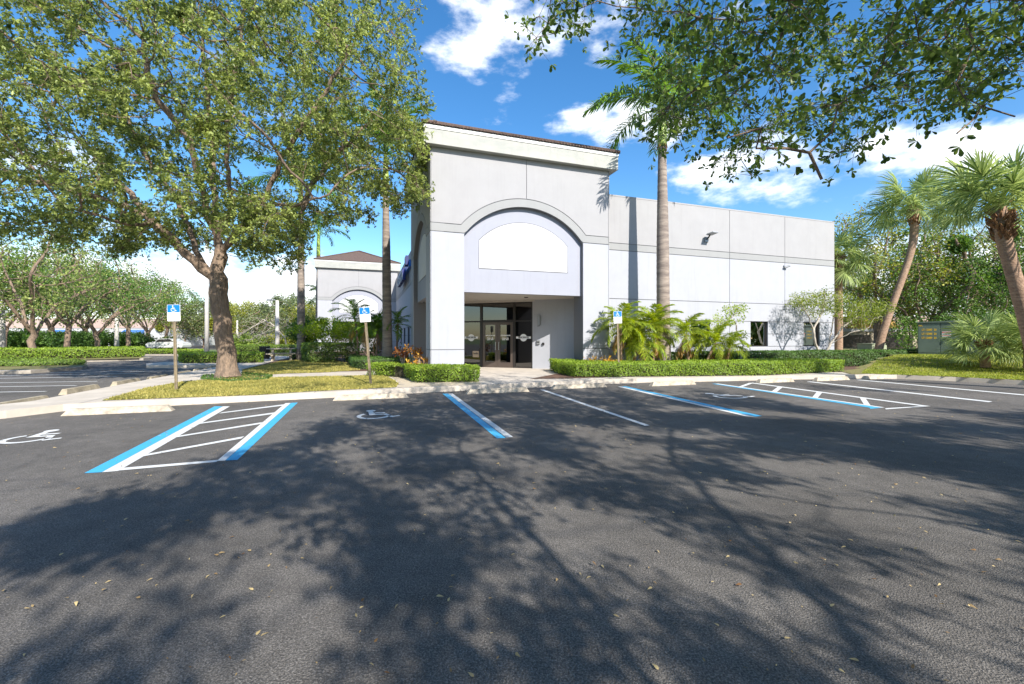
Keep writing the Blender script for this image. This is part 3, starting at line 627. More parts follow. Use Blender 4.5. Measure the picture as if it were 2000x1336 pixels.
# wheelchair symbol in unit square (x right, y up)
def symbol_shapes(k=18):
    S = []
    S.append([(.36 + .105 * math.cos(t), .90 + .10 * math.sin(t)) for t in [2 * math.pi * i / 14 for i in range(14)]])
    S.append([(.30, .80), (.40, .80), (.42, .66), (.66, .66), (.66, .58), (.43, .58), (.44, .50), (.68, .50), (.80, .20), (.93, .25), (.96, .18), (.75, .09), (.62, .41), (.32, .41)])
    o = [(.42 + .36 * math.cos(t), .34 + .33 * math.sin(t)) for t in [R_(128 + (352 - 128) * i / k) for i in range(k + 1)]]
    n_ = [(.42 + .27 * math.cos(t), .34 + .245 * math.sin(t)) for t in [R_(128 + (352 - 128) * i / k) for i in range(k + 1)]]
    for i in range(k): S.append([o[i], o[i + 1], n_[i + 1], n_[i]])
    return S
def symbol(name, fn, mt, parent):
    m = MB()
    for s in symbol_shapes(): m.sheet([fn(x, y) for x, y in s])
    return m.build(name, mt, parent)
for px, py, w, h in ((84, 851.5, .86, 1.05), (738, 809, .92, 1.1), (1421, 772.6, 1.25, 1.15)):
    cx, cy, _ = G(px, py)
    symbol('wheelchair_symbol', lambda x, y: (cx + (x - .5) * w * UX - (y - .5) * h * UY, cy + (x - .5) * w * UY + (y - .5) * h * UX, zm + .001), M['paint_white'], lot)
# fallen leaves, acorn bits
n = 1500
px = rng.uniform(-50, 2050, n); py = 668 + 1 / (rng.uniform(1 / 700, 1 / 95, n)); 
Y = F * H / (py - HY); X = (px - 1000) / F * Y
keep = (Y > 1.6) & (Y < 12.5); q = np.column_stack([X, Y])[keep]
u = (q[:, 0] - P0[0]) * UX + (q[:, 1] - P0[1]) * UY; v = -(q[:, 0] - P0[0]) * UY + (q[:, 1] - P0[1]) * UX
q = q[v < -3.95]; n = len(q)
L = rng.uniform(.014, .046, n); ax = rdir(n); ax[:, 2] = np.abs(ax[:, 2]) * .2; nr = rdir(n, 3)
o = leaves('fallen_leaves', np.column_stack([q, np.full(n, .008) + rng.random(n) * .006]), ax, nr, L, L * .38, OBOV, M['dryleaf']); o['kind'] = 'stuff'; o['label'] = 'small dry leaves scattered over the asphalt'
uu = rng.uniform(-8, 16.5, 1500); kv = np.interp(uu, [p[0] for p in kerb], [p[1] for p in kerb]); cl_ = np.sin(uu * 1.3) * np.sin(uu * .47 + 1) > -.15
uu, kv = uu[cl_], kv[cl_]; n = len(uu); low = rng.random(n) < .55
vv = np.where(low, kv - np.abs(rng.normal(0, .22, n)) - .03, kv + .05 + np.abs(rng.normal(0, .5, n))); zz = np.where(low, .008, .162)
pp = np.array([W(a, b)[:2] for a, b in zip(uu, vv)]); L = rng.uniform(.014, .045, n); ax = rdir(n); ax[:, 2] = np.abs(ax[:, 2]) * .2
o = leaves('leaf_litter', np.column_stack([pp, zz]), ax, rdir(n, 3), L, L * .4, OBOV, M['dryleaf']); o['kind'] = 'stuff'; o['label'] = 'dry leaf litter gathered along the kerb and front walk'
# ---------------------------------------------------------------- wheel stops
def wheel_stop(name='wheel_stop', mt=None):
    t = empty(name, (0, 0, 0)); L = .92; m = MB()
    # tapered block with sloped ends
    pts = [(-L, -.09, 0), (L, -.09, 0), (L, .09, 0), (-L, .09, 0), (-L + .10, -.05, .135), (L - .10, -.05, .135), (L - .10, .05, .135), (-L + .10, .05, .135)]
    m.add(pts, [(3, 2, 1, 0), (4, 5, 6, 7), (0, 1, 5, 4), (1, 2, 6, 5), (2, 3, 7, 6), (3, 0, 4, 7)])
    m.build('block', mt, t); p = MB()
    for s in (-.6, .6): p.tube([(s, 0, .12), (s, 0, .139)], .014, 8)
    p.build('anchor_pin', M['greymetal'], t); return t
st0 = wheel_stop(mt=M['stop']); first = True
fr_row = [(-7.0, -4.62, 1.0, 'pale wheel stop left of the hatched bay, farthest left of the front row'), (-2.05, -4.12, 1.0, 'wheel stop in front of the leaning disabled parking sign'),
          (1.36, -3.95, 1.0, 'wheel stop straight in front of the glass doors'), (4.06, -3.68, 1.02, 'wheel stop before the left end of the long front hedge'),
          (7.35, -3.95, .95, 'wheel stop below the thick palm trunk, left of the long blue line'), (11.35, -4.35, .88, 'wheel stop beside the narrow hatched bay on the right'),
          (13.9, -4.5, .92, 'second wheel stop from the right end of the front row'), (16.25, -4.62, .92, 'last wheel stop on the right, by the grass bank')]
for u, v, s, lab in fr_row:
    o = st0 if first else copy_tree(st0); first = False
    o.location = W(u, v, .002); o.rotation_euler = (0, 0, TH); o.scale = (s, 1.0, .92); tag(o, lab, 'wheel stop', 'concrete wheel stops of the front row')
old = wheel_stop(mt=M['oldstop']); first = True
labs = ['nearest weathered wheel stop of the side lot, at the left edge', 'second nearest weathered wheel stop along the side walk', 'third weathered wheel stop along the side walk',
        'weathered wheel stop just left of the left sign post', 'small weathered wheel stop between sign post and oak trunk', 'farthest visible weathered wheel stop before the oak trunk', 'shaded wheel stop behind the oak trunk']
for (px, Yc, s), lab in zip(((38, 9.8, .9), (158, 12.4, .8), (247, 14.4, .78), (309, 16.1, .75), (357, 18.0, .75), (392, 19.9, .75), (420, 21.8, .75)), labs):
    o = old if first else copy_tree(old); first = False
    o.location = at(px, Yc, .002); o.rotation_euler = (0, 0, TH + math.pi / 2 - .04); o.scale = (s, 1.1, 1.1); tag(o, lab, 'wheel stop', 'wheel stops of the side lot')
# ================================================================= VEGETATION
def colonize(paths, att, step, infl, kill, iters=140, jit=.12, up=.05):
    """paths: list of (parent_point_index or None, [points]) ; returns nodes, parents"""
    N = []; par = []; exact = []
    for pi, pts in paths:
        prev = pi
        last = exact[pi] if pi is not None else None
        for p in pts:
            p = np.array(p, float)
            if last is not None:
                k = max(1, int(round(np.linalg.norm(p - last) / step))); base = last
                for i in range(1, k + 1):
                    q = base + (p - base) * i / k; exact.append(q)
                    N.append(q + rng.normal(size=3) * step * .09); par.append(prev); prev = len(N) - 1
            else: N.append(p); exact.append(p); par.append(-1); prev = 0
            last = p
    N = [np.array(x) for x in N]
    att = np.array(att); near = np.full(len(att), -1); nd = np.full(len(att), 1e9)
    def upd(start):
        P = np.array(N[start:])
        if not len(P) or not len(att): return
        for s in range(0, len(P), 400):
            D = np.linalg.norm(att[:, None] - P[None, s:s + 400], axis=2); j = D.argmin(1); dm = D[np.arange(len(att)), j]
            b = dm < nd; nd[b] = dm[b]; near[b] = j[b] + start + s
    upd(0); alive = np.ones(len(att), bool)
    for it in range(iters):
        alive &= nd > kill
        a = alive & (nd < infl)
        if not a.any(): break
        idx = near[a]; P = np.array(N); d = unit(att[a] - P[idx])
        uq, inv = np.unique(idx, return_inverse=True); S = np.zeros((len(uq), 3)); np.add.at(S, inv, d)
        S = unit(unit(S) + rng.normal(size=S.shape) * jit + np.array([0, 0, up])); s0 = len(N)
        for k, i in enumerate(uq): N.append(P[i] + S[k] * step); par.append(int(i))
        upd(s0)
        if len(N) > 22000: break
    return np.array(N), np.array(par)
def skeleton(N, par, rb, rt, flare=.5, zbase=0.0, kmax=10, boost=None):
    n = len(N); cnt = np.zeros(n); ch = [[] for _ in range(n)]
    for i in range(n): 
        if par[i] >= 0: ch[par[i]].append(i)
    for i in range(n - 1, -1, -1):
        if not ch[i]: cnt[i] = 1
        if par[i] >= 0: cnt[par[i]] += cnt[i]
    ex = math.log(rb / rt) / math.log(max(cnt[0], 2)); r = rt * cnt ** ex
    z = N[:, 2] - zbase; r = r * (1 + flare * np.exp(-np.maximum(z, 0) / .28))
    if boost: r = r * (1 + (boost[1] - 1) * np.clip((boost[0] - z) / 1.0, 0, 1))
    m = MB(); st = [(0, None)]
    while st:
        i, p = st.pop(); pts = []; rr = []
        if p is not None: pts.append(N[p]); rr.append(min(r[p], r[i] * 1.25))
        while True:
            pts.append(N[i]); rr.append(r[i])
            if not ch[i]: break
            c = sorted(ch[i], key=lambda q: -cnt[q])
            for q in c[1:]: st.append((q, i))
            i = c[0]
        if len(pts) > 1:
            k = kmax if rr[0] > .09 else (6 if rr[0] > .03 else 4)
            m.tube(pts, rr, k, cap=False)
    return m, r, cnt, ch
def shell_points(n, c, rad, inner=.55, flat=None, noise=.25):
    d = rdir(n * 3); rr = (rng.random(n * 3) ** .5) * (1 - inner) + inner
    lump = 1 + noise * (np.sin(d[:, 0] * 5 + 1) * np.sin(d[:, 1] * 6 + 2) * np.cos(d[:, 2] * 5))
    p = np.array(c) + d * np.array(rad) * (rr * lump)[:, None]
    if flat is not None: p = p[p[:, 2] > flat]
    return p[:n]
def gaps(p, size, drop, ph=0.0):
    """lumpy field that leaves holes between foliage masses"""
    k = 2 * math.pi / (size * 2.2); f = np.zeros(len(p))
    for i, (a, b, c) in enumerate(((1, .3, .2), (-.3, 1, .25), (.25, -.2, 1), (.7, .7, -.3), (-.6, .6, .7))):
        f += np.sin(k * (1 + .17 * i) * (p[:, 0] * a + p[:, 1] * b + p[:, 2] * c) + ph + i * 1.7)
    return f > np.quantile(f, drop)
def cluster(tips, k, spread, up=.2):
    base = np.repeat(tips, k, axis=0); d = rdir(len(base)); off = d * (rng.random(len(base)) ** .6 * spread)[:, None]
    return base + off, d
def twigs(name_parent, tips, per, tl, nl, L, Wd, tpl, leafm, bark, off, tone_clump, droop=-.25, tr=.0035):
    """thin twigs from every tip with leaves set along them and a whorl at the end"""
    n = len(tips) * per; b = np.repeat(tips, per, axis=0); d = unit(rdir(n) + np.array([0, 0, droop])); ln = rng.uniform(.5, 1.2, n) * tl
    e = b + d * ln[:, None]; mid = b + d * (ln * .5)[:, None] + rdir(n) * (ln * .08)[:, None]
    a = unit(np.cross(d, rdir(n))); c = np.cross(d, a); co = []
    for P_, r in ((b, tr), (mid, tr * .7)):
        for k in range(3): t = 2.094 * k; co.append(P_ + (a * math.cos(t) + c * math.sin(t)) * r)
    co.append(e); co = np.stack(co, 1)
    T = np.array([[0, 1, 4], [0, 4, 3], [1, 2, 5], [1, 5, 4], [2, 0, 3], [2, 3, 5], [3, 4, 6], [4, 5, 6], [5, 3, 6]])
    np_mesh('twigs', co.reshape(-1, 3) - np.array(off), ((np.arange(n) * 7)[:, None, None] + T[None]).reshape(-1, 3), bark, name_parent)
    t = np.clip(.25 + .85 * rng.random((n, nl)), 0, 1); t[:, : nl // 2] = .97; t = t.ravel()
    B = np.repeat(b, nl, 0); MI = np.repeat(mid, nl, 0); E_2 = np.repeat(e, nl, 0); D = np.repeat(d, nl, 0); t_ = t[:, None]
    pos = (1 - t_) ** 2 * B + 2 * t_ * (1 - t_) * MI + t_ ** 2 * E_2
    ax = unit(D * .55 + rdir(len(pos)) * .9 + np.array([0, 0, -.1])); nr = rdir(len(pos), .8)
    tone = np.clip(rng.random(len(pos)) * (1 - tone_clump) + np.repeat(rng.random(n), nl) * tone_clump, 0, 1); sz = rng.uniform(.65, 1.2, len(pos))
    leaves('crown', pos, ax, nr, L * sz, Wd * sz, tpl, leafm, name_parent, tone, off=off)
def tree(name, label, base, trunk_paths, att, step, infl, kill, rb, rt, leafm, bark, k, spread, L, Wd, tpl=DIAMOND, group=None, rthr=None, cat='tree', flare=.5, tone_clump=.5, droop=-.2, iters=140, up=.05, keep=1.0, twig=None, gate=None, boost=None):
    root = empty(name, base, 0, label, cat, group)
    N, par = colonize(trunk_paths, att, step, infl, kill, iters, up=up)
    m, r, cnt, ch = skeleton(N, par, rb, rt, flare, base[2], boost=boost)
    m.build('trunk', bark, root, smooth=True, off=base)
    tips = N[(r < (rthr or rt * 2.2)) & (np.arange(len(N)) > 5)]
    tips = tips[rng.random(len(tips)) < keep]
    if gate is not None:
        tips = tips[gate(tips)]; tips = tips[(tips[:, 1] < 4.6) | (rng.random(len(tips)) < .6)]; shade_tips = tips[(tips[:, 1] < .2)]; tips = np.concatenate([tips, shade_tips + rdir(len(shade_tips)) * .12])   # tips behind the viewer doubled to deepen the shade on the lot
    if twig: print('TWIGGY', name, len(N), len(tips)); twigs(root, tips, twig[0], twig[1], twig[2], L, Wd, tpl, leafm, bark, base, tone_clump, droop); return root
    if k > 99: k = max(1, int(round(k / len(tips))))
    pos, d = cluster(tips, k, spread)
    ct = np.repeat(rng.random(len(tips)), k)
    tone = np.clip(rng.random(len(pos)) * (1 - tone_clump) + ct * tone_clump, 0, 1)
    ax = unit(d * .8 + rdir(len(pos)) * .7 + np.array([0, 0, droop])); nr = rdir(len(pos), .7)
    sz = rng.uniform(.7, 1.25, len(pos))
    leaves('crown', pos, ax, nr, L * sz, Wd * sz, tpl, leafm, root, tone, off=base)
    return root
# ---- big live oak on the lawn
ob = (at(445, 15.1)[0], 15.1, .15)
def op(px, py, dY=0): Y = 15.1 + dY; return ((px - 1000) / F * Y, Y, H + (HY - py) / F * Y)
paths = [(None, [ob, op(441, 690), op(434, 640), op(428, 590), op(424, 545)])]
def build_paths(root_pts, limbs, step):
    """limbs: list of point lists starting near an existing node; resolved to indices"""
    N = []; out = []
    def add(pi, pts):
        prev = pi; last = N[pi] if pi is not None else None
        for p in pts:
            p = np.array(p, float)
            if last is None: N.append(p); prev = 0; last = p; continue
            k = max(1, int(round(np.linalg.norm(p - last) / step)))
            for i in range(1, k + 1): N.append(last + (p - last) * i / k); prev = len(N) - 1
            last = N[-1]
        out.append((pi, pts))
    add(None, root_pts)
    for l in limbs:
        P = np.array(N); i = int(np.linalg.norm(P - np.array(l[0]), axis=1).argmin()); add(i, l[1:])
    return out
limbs = [
    [op(424, 545), op(395, 525, -.1), op(350, 480, -.3), op(300, 435, -.6), op(250, 405, -.9), op(190, 385, -1.2), op(110, 360, -1.5), op(20, 350, -1.6)],
    [op(408, 540), op(385, 490, .3), op(362, 430, .6), op(345, 385, .9), op(300, 330, 1.3), op(255, 250, 1.6), op(230, 150, 2)],
    [op(424, 545), op(428, 500, .1), op(425, 465, .1), op(405, 420, -.5), op(392, 350, -1.2), op(370, 270, -1.8), op(300, 190, -2.6), op(280, 80, -3)],
    [op(428, 480), op(420, 400, .6), op(415, 300, .9), op(405, 200, 1.1), op(395, 60, 1.3)],
    [op(425, 465), op(455, 400, 0), op(440, 300, -.6), op(450, 200, -1), op(470, 80, -1.4)],
    [op(428, 490), op(458, 455, -.2), op(490, 425, -.4), op(520, 380, -.7), op(545, 320, -1), op(590, 250, -1.4), op(640, 170, -1.6), op(690, 90, -1.8)],
    [op(428, 500), op(455, 465, .2), op(495, 432, .4), op(545, 425, .7), op(585, 420, .9), op(610, 360, 1.1), op(660, 300, 1.4), op(720, 240, 1.5), op(780, 160, 1.6)],
    [op(490, 425, -.4), op(530, 400, -1.6), op(580, 400, -2.4), op(640, 380, -3)],
    [op(300, 435, -.6), op(250, 440, -1.6), op(190, 420, -2.4), op(120, 400, -3)],
    [op(300, 435, -.6), op(230, 350, .6), op(150, 270, 1.2), op(60, 190, 1.5)],
]
oc = (at(430, 15.0)[0], 14.9, 8.7)
att = shell_points(3000, oc, (7.5, 6.6, 6.0), .35, flat=4.3, noise=.22)
rr_ = np.hypot(att[:, 0] - ob[0], att[:, 1] - ob[1]); att = att[~((rr_ < 3.6) & (att[:, 2] < 7.2)) & ~((rr_ < 2.2) & (att[:, 2] < 9))]
a2 = shell_points(420, (at(540, 15)[0], 15.2, 5.3), (1.8, 3.0, 1.0), .2); a3 = shell_points(420, (at(150, 15)[0], 14.6, 5.6), (4.2, 3.5, 1.2), .2); a4 = shell_points(260, (at(760, 15)[0], 15, 8.0), (1.4, 2.6, 1.7), .2)
att = np.concatenate([att, a2, a3, a4])
att = att[gaps(att, 1.35, .30, 2.0)]
apx = 1000 + F * att[:, 0] / att[:, 1]; apy = HY - F * (att[:, 2] - H) / att[:, 1]; att = att[~((apx > 612) & (apy > 432))]
tree('live_oak', 'big spreading live oak with forked trunk standing on the front lawn', ob, build_paths(paths[0][1], limbs, .30), att, .30, 2.6, .42, .285, .009,
     M['lf_oak'], M['bark_oak'], 1, .42, .10, .046, flare=.55, rthr=.0155, tone_clump=.6, twig=(10, .40, 14))
# holes cut into both oak crowns to put chosen sun pools on the asphalt
SHX, SHY = -math.sin(R_(31)) / math.tan(R_(36.5)), math.cos(R_(31)) / math.tan(R_(36.5))
pools = [(1390, 1125, 105, 42), (1340, 1068, 90, 26), (1455, 1195, 125, 42), (1250, 1040, 80, 22), (1700, 932, 150, 18), (1560, 905, 120, 14), (1260, 885, 110, 12), (1090, 908, 70, 13), (1010, 1000, 45, 16), (865, 965, 60, 30),
         (800, 1030, 45, 20), (775, 1190, 50, 26), (560, 1240, 65, 36), (1900, 1130, 130, 45), (1850, 1050, 130, 32), (1740, 1235, 150, 42), (1640, 968, 110, 20), (1900, 965, 120, 22), (1950, 1275, 130, 55), (1560, 1010, 90, 20), (1100, 985, 60, 16),
         (640, 1080, 40, 18), (1600, 1100, 60, 22), (1180, 1130, 45, 22), (1020, 1140, 40, 20), (960, 1250, 50, 26), (1240, 1270, 60, 26), (700, 905, 70, 16), (880, 880, 70, 9), (740, 850, 60, 8), (1180, 840, 90, 6), (1400, 850, 100, 6), (1700, 812, 240, 9), (1350, 800, 120, 5), (1900, 860, 90, 8), (330, 1180, 60, 30), (1500, 945, 80, 12), (480, 1010, 45, 18), (1020, 935, 60, 9), (600, 1160, 40, 20), (200, 1130, 60, 30), (420, 1090, 50, 20), (120, 1240, 60, 30), (330, 1060, 40, 16), (240, 1290, 60, 26), (480, 1200, 40, 22), (640, 980, 50, 12), (420, 1300, 70, 26), (1080, 1060, 40, 16), (1760, 1150, 80, 24), (1330, 960, 60, 12), (1980, 1180, 60, 24)]
pool_w = [(*G(a, b)[:2], c * G(a, b)[1] / F, d * G(a, b)[1] ** 2 / (F * H)) for a, b, c, d in pools]
def sunny(p, grow=1.0):
    gx, gy = p[:, 0] + SHX * p[:, 2], p[:, 1] + SHY * p[:, 2]; hit = np.zeros(len(p), bool)
    for cx, cy, rx, ry in pool_w:
        wv = .95 + .35 * np.sin(gx * 5 + cx) * np.sin(gy * 4 + cy)
        hit |= ((gx - cx) / (rx * grow + .11)) ** 2 + ((gy - cy) / (ry * grow + .12)) ** 2 < wv
    # foliage left out so the ground on the left stays lit
    edge = np.interp(gy, [1.9, 2.6, 3.4, 4.2, 5.2, 6.6, 8, 10, 13], [-2.3, -3.1, -3.9, -4.0, -3.7, -3.5, -3.5, -3.3, -2.5])
    hit |= (gx < edge + .35 * np.sin(gy * 3)) & (gy > 1.2)
    hit |= (gx > 6.5) & (gy > 9.3)
    return hit
shade_gate = lambda p: ~sunny(p) | (p[:, 1] > 4.6)
# ---- overhanging oaks whose trunks stand behind the viewer
def top_edge(px):    # lowest hang of the foliage seen from the survey point
    return np.interp(px, [-3000, 980, 1040, 1090, 1150, 1205, 1245, 1330, 1420, 1500, 1560, 1620, 1680, 1760, 1840, 1880, 1940, 2000, 4000], [-400, -60, 60, 95, 30, 70, 240, 290, 330, 320, 300, 350, 300, 235, 215, 300, 190, 215, 240])
na = shell_points(4200, (3.6, -1.2, 6.2), (8.2, 9.5, 2.9), .25, flat=3.2, noise=.2)
na = np.concatenate([na, np.column_stack([rng.uniform(.3, 8.5, 1900), rng.uniform(3.0, 8.2, 1900), rng.uniform(2.9, 7.2, 1900)])])
yy = np.maximum(na[:, 1], .05); pxs = 1000 + F * na[:, 0] / yy; pys = HY - F * (na[:, 2] - H) / yy
vis = na[:, 1] > .35
okm = (~vis) | (pys < top_edge(pxs) - 12)
na = na[okm]
na = na[shade_gate(na)]
front = na[:, 1] > 2.2; na = na[~front | gaps(na, .75, .42, 1.0)]
near_rim = (na[:, 1] > .3) & (na[:, 1] <= 2.2) & (na[:, 2] < 1.7 + .80 * na[:, 1] + 3.2); na = na[~near_rim | gaps(na, .75, .5, 1.0)]
na = na[~((na[:, 1] > -.5) & (na[:, 1] < 3.2) & (na[:, 2] < 4.3))]   # nothing hangs right in front of a passer-by
strand = [q3s for (sx_, y0_, y1_, Y_) in ((1620, 250, 362, 3.7), (1585, 240, 330, 3.9), (1872, 190, 318, 3.4), (1500, 250, 350, 5.0), (1285, 200, 300, 6.0), (1058, 20, 105, 5.0), (1090, 0, 95, 5.2), (1760, 150, 250, 4.4), (1990, 120, 240, 3.6), (1420, 240, 335, 5.4), (1350, 200, 300, 5.8)) for q3s in [((sx_ - 1000 + rnd.uniform(-14, 14)) / F * Y_, Y_ + rnd.uniform(-.1, .1), H + (HY - (y0_ + (y1_ - y0_) * i / 7)) / F * Y_) for i in range(8)]]
na = np.concatenate([na, np.array(strand)])
nb = (3.9, -5.5, 0)
wob = lambda l: [l[0]] + [tuple(c + rnd.uniform(-.55, .55) for c in p) for p in l[1:]]
limbs = [[(3.9, -5.4, 3.2), (3.4, -3.2, 4.6), (3.0, -.8, 5.4), (2.7, 1.6, 5.7), (2.9, 3.6, 5.6), (3.1, 5.4, 5.4)],
         [(3.9, -5.4, 3.4), (5.4, -3.4, 4.7), (6.2, -1, 5.3), (6.8, 1.6, 5.4), (6.6, 4.0, 5.2), (6.2, 6, 5.2)],
         [(3.9, -5.4, 3.4), (1.5, -4.2, 5), (-.8, -2.5, 6), (-2.5, -.6, 6.6)],
         [(3.9, -5.4, 3.4), (4, -5.2, 6), (4.2, -4.6, 8.5)],
         [(3.0, -.8, 5.4), (4.4, .8, 5.9), (4.6, 2.6, 5.6), (4.7, 4.4, 5.2)]]
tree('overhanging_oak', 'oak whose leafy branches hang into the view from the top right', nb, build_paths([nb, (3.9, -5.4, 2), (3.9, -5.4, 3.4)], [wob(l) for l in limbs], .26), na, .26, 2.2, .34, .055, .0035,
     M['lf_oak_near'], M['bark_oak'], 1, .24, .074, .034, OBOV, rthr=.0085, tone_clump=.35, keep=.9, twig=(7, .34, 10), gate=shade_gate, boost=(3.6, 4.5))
sb = (15.5, -4.5, .1)
sa = shell_points(1900, (14.4, -1.6, 6.6), (7.0, 6.4, 3.2), .3, flat=3.4, noise=.25)
yy = np.maximum(sa[:, 1], .05); pxs = 1000 + F * sa[:, 0] / yy
sa = sa[(sa[:, 1] < .4) | (pxs > 2080)]
sa = sa[shade_gate(sa)]
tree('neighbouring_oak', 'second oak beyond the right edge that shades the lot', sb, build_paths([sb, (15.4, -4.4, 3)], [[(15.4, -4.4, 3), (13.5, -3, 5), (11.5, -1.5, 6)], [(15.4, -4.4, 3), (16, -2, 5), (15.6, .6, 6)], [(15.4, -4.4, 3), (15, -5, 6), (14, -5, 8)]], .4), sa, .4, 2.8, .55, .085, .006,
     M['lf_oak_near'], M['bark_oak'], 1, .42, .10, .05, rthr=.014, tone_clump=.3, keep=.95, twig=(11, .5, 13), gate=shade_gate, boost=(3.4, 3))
# ---- generic background trees (prototypes then copies)
def proto_tree(name, h, rad, cz, trunk_h, leafm, label, group, nat=260, k=14, spread=.5, L=.22, W_=.13, forks=4, rb=.22, flat=None, keep=1.0):
    att = shell_points(nat, (0, 0, cz), rad, .3, flat=flat, noise=.3)
    limbs = []
    for i in range(forks):
        a = 2 * math.pi * i / forks + rnd.uniform(-.4, .4); e = rnd.uniform(.5, .8)
        limbs.append([(0, 0, trunk_h), (math.cos(a) * rad[0] * .28, math.sin(a) * rad[1] * .28, trunk_h + (cz - trunk_h) * .5), (math.cos(a) * rad[0] * e, math.sin(a) * rad[1] * e, cz - rad[2] * .1)])
    return tree(name, label, (0, 0, 0), build_paths([(0, 0, 0), (.05, 0, trunk_h * .5), (0, .03, trunk_h)], limbs, .5), att, .5, 3.2, .7, rb, .02, leafm, M['bark_oak'], k, spread, L, W_, group=group, rthr=.05, tone_clump=.6, keep=keep)
G1 = 'trees across the side lot'
pa = proto_tree('parkway_tree', 8, (4.8, 4.8, 2.9), 5.0, 1.7, M['lf_far'], '', G1, 420, 26, .55, .17, .10, 6, .22, flat=2.4)
pc_ = proto_tree('parkway_tree', 8, (5.4, 4.6, 3.2), 5.2, 1.5, M['lf_oak'], '', G1, 300, 22, .6, .17, .09, 4, .20, flat=2.2, keep=.7)
pbt = proto_tree('parkway_tree', 8, (4.4, 4.4, 2.7), 5.2, 2.0, M['lf_deep'], '', G1, 360, 26, .55, .17, .10, 5, .17, flat=2.9)
rowt = [(62, 29.5, 2, 1.0, 'near spreading tree with thick trunk in the island at the left edge'), (133, 36, 1, 1.12, 'second spreading tree of the left row, behind the clipped hedge'),
        (190, 43, 2, 1.05, 'third tree of the left row, left of the slim pole'), (250, 49, 1, 1.2, 'tree just right of the slim concrete pole in the left row'),
        (290, 60, 0, 1.15, 'last tree of the left row before the open sky'), (-75, 33, 0, 1.1, 'tree cut by the left border beyond the island'),
        (10, 44, 1, 1.1, 'dark tree behind the nearest left island tree'), (165, 60, 0, 1.4, 'far tree of the back row in front of the pink building'), (100, 54, 0, 1.4, 'far back tree seen between the first two left trunks'),
        (325, 70, 1, 1.25, 'small far tree behind the left parking sign'), (-10, 64, 0, 1.5, 'far tree behind the left edge of the hedge')]
used = set()
for px, Y, k, s, lab in rowt:
    src = (pa, pbt, pc_)[k]
    o = src if k not in used else copy_tree(src); used.add(k)
    o.location = at(px, Y, .1); o.scale = (s, s, s * rnd.uniform(1.04, 1.14)); o.rotation_euler = (0, 0, rnd.uniform(0, 6.28)); tag(o, lab, 'tree', G1)
G2 = 'far trees beyond the road'
fa = proto_tree('distant_tree', 7, (4.2, 4.2, 2.6), 4.4, 1.2, M['lf_yellow'], '', G2, 200, 26, .8, .26, .17, 4, .2)
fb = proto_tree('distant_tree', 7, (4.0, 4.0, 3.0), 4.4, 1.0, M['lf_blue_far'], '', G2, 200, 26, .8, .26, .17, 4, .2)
used = set()
for px, Y, k, s, lab in ((400, 66, 1, 1.05, 'far green tree behind the thick concrete light pole'), (468, 62, 0, .95, 'far yellow-green tree right of the oak trunk'), (520, 60, 1, .85, 'far grey-green tree behind the leafless tree'),
                         (556, 72, 1, 1.15, 'far tree left of the grey palm trunk'), (610, 66, 0, 1.0, 'far tree at the left corner of the rear tower'), (440, 78, 0, 1.1, 'very far tree seen beside the oak trunk'),
                         (360, 84, 0, 1.0, 'very far tree above the pale building'), (590, 80, 1, 1.3, 'very far tree behind the grey palm trunk'), (490, 90, 0, 1.3, 'farthest tree on the skyline right of the oak')):
    src = (fa, fb)[k]; o = src if k not in used else copy_tree(src); used.add(k)
    o.location = at(px, Y, 0); o.scale = (s, s, s); o.rotation_euler = (0, 0, rnd.uniform(0, 6.28)); tag(o, lab, 'tree', G2)
G3 = 'tall trees behind the right bank'
ra = proto_tree('screen_tree', 10, (4.6, 4.6, 4.2), 6.0, 2.0, M['lf_yellow'], '', G3, 420, 26, .6, .17, .11, 5, .22)
rb_ = proto_tree('screen_tree', 10, (4.2, 4.2, 4.4), 5.4, 1.0, M['lf_deep'], '', G3, 420, 30, .6, .17, .11, 5, .2)
rc_ = proto_tree('screen_tree', 11, (4.5, 4.5, 4.4), 6.4, 2.0, M['lf_oak'], '', G3, 300, 9, .6, .15, .09, 6, .22)
used = set()
for px, Y, k, s, lab in ((1712, 33, 0, 1.12, 'yellow-green tree rising behind the building corner and leaning palm'), (1800, 31, 1, .92, 'dense dark green tree behind the green cabinets'),
                         (1880, 36, 2, 1.15, 'airy thin tree with sky showing through, right of the leaning palm'), (1960, 30, 2, 1.0, 'airy tree behind the shaggy right palm'), (2060, 28, 1, 1.0, 'dark tree cut by the right border'),
                         (1650, 44, 1, 1.0, 'dark tree just past the building corner'), (1990, 40, 1, 1.25, 'dark tree far behind the shaggy palm'), (1850, 44, 0, .95, 'yellowish tree low behind the green cabinet'), (1745, 42, 1, 1.0, 'green tree behind the leaning palm trunk'), (2150, 34, 0, 1.1, 'yellow-green tree beyond the right border'),
                         (1920, 29, 1, .62, 'low dark tree between cabinet and fan palm clump')):
    src = (ra, rb_, rc_)[k]; o = src if k not in used else copy_tree(src); used.add(k)
    o.location = at(px, Y, .5); o.scale = (s, s, s); o.rotation_euler = (0, 0, rnd.uniform(0, 6.28)); tag(o, lab, 'tree', G3)
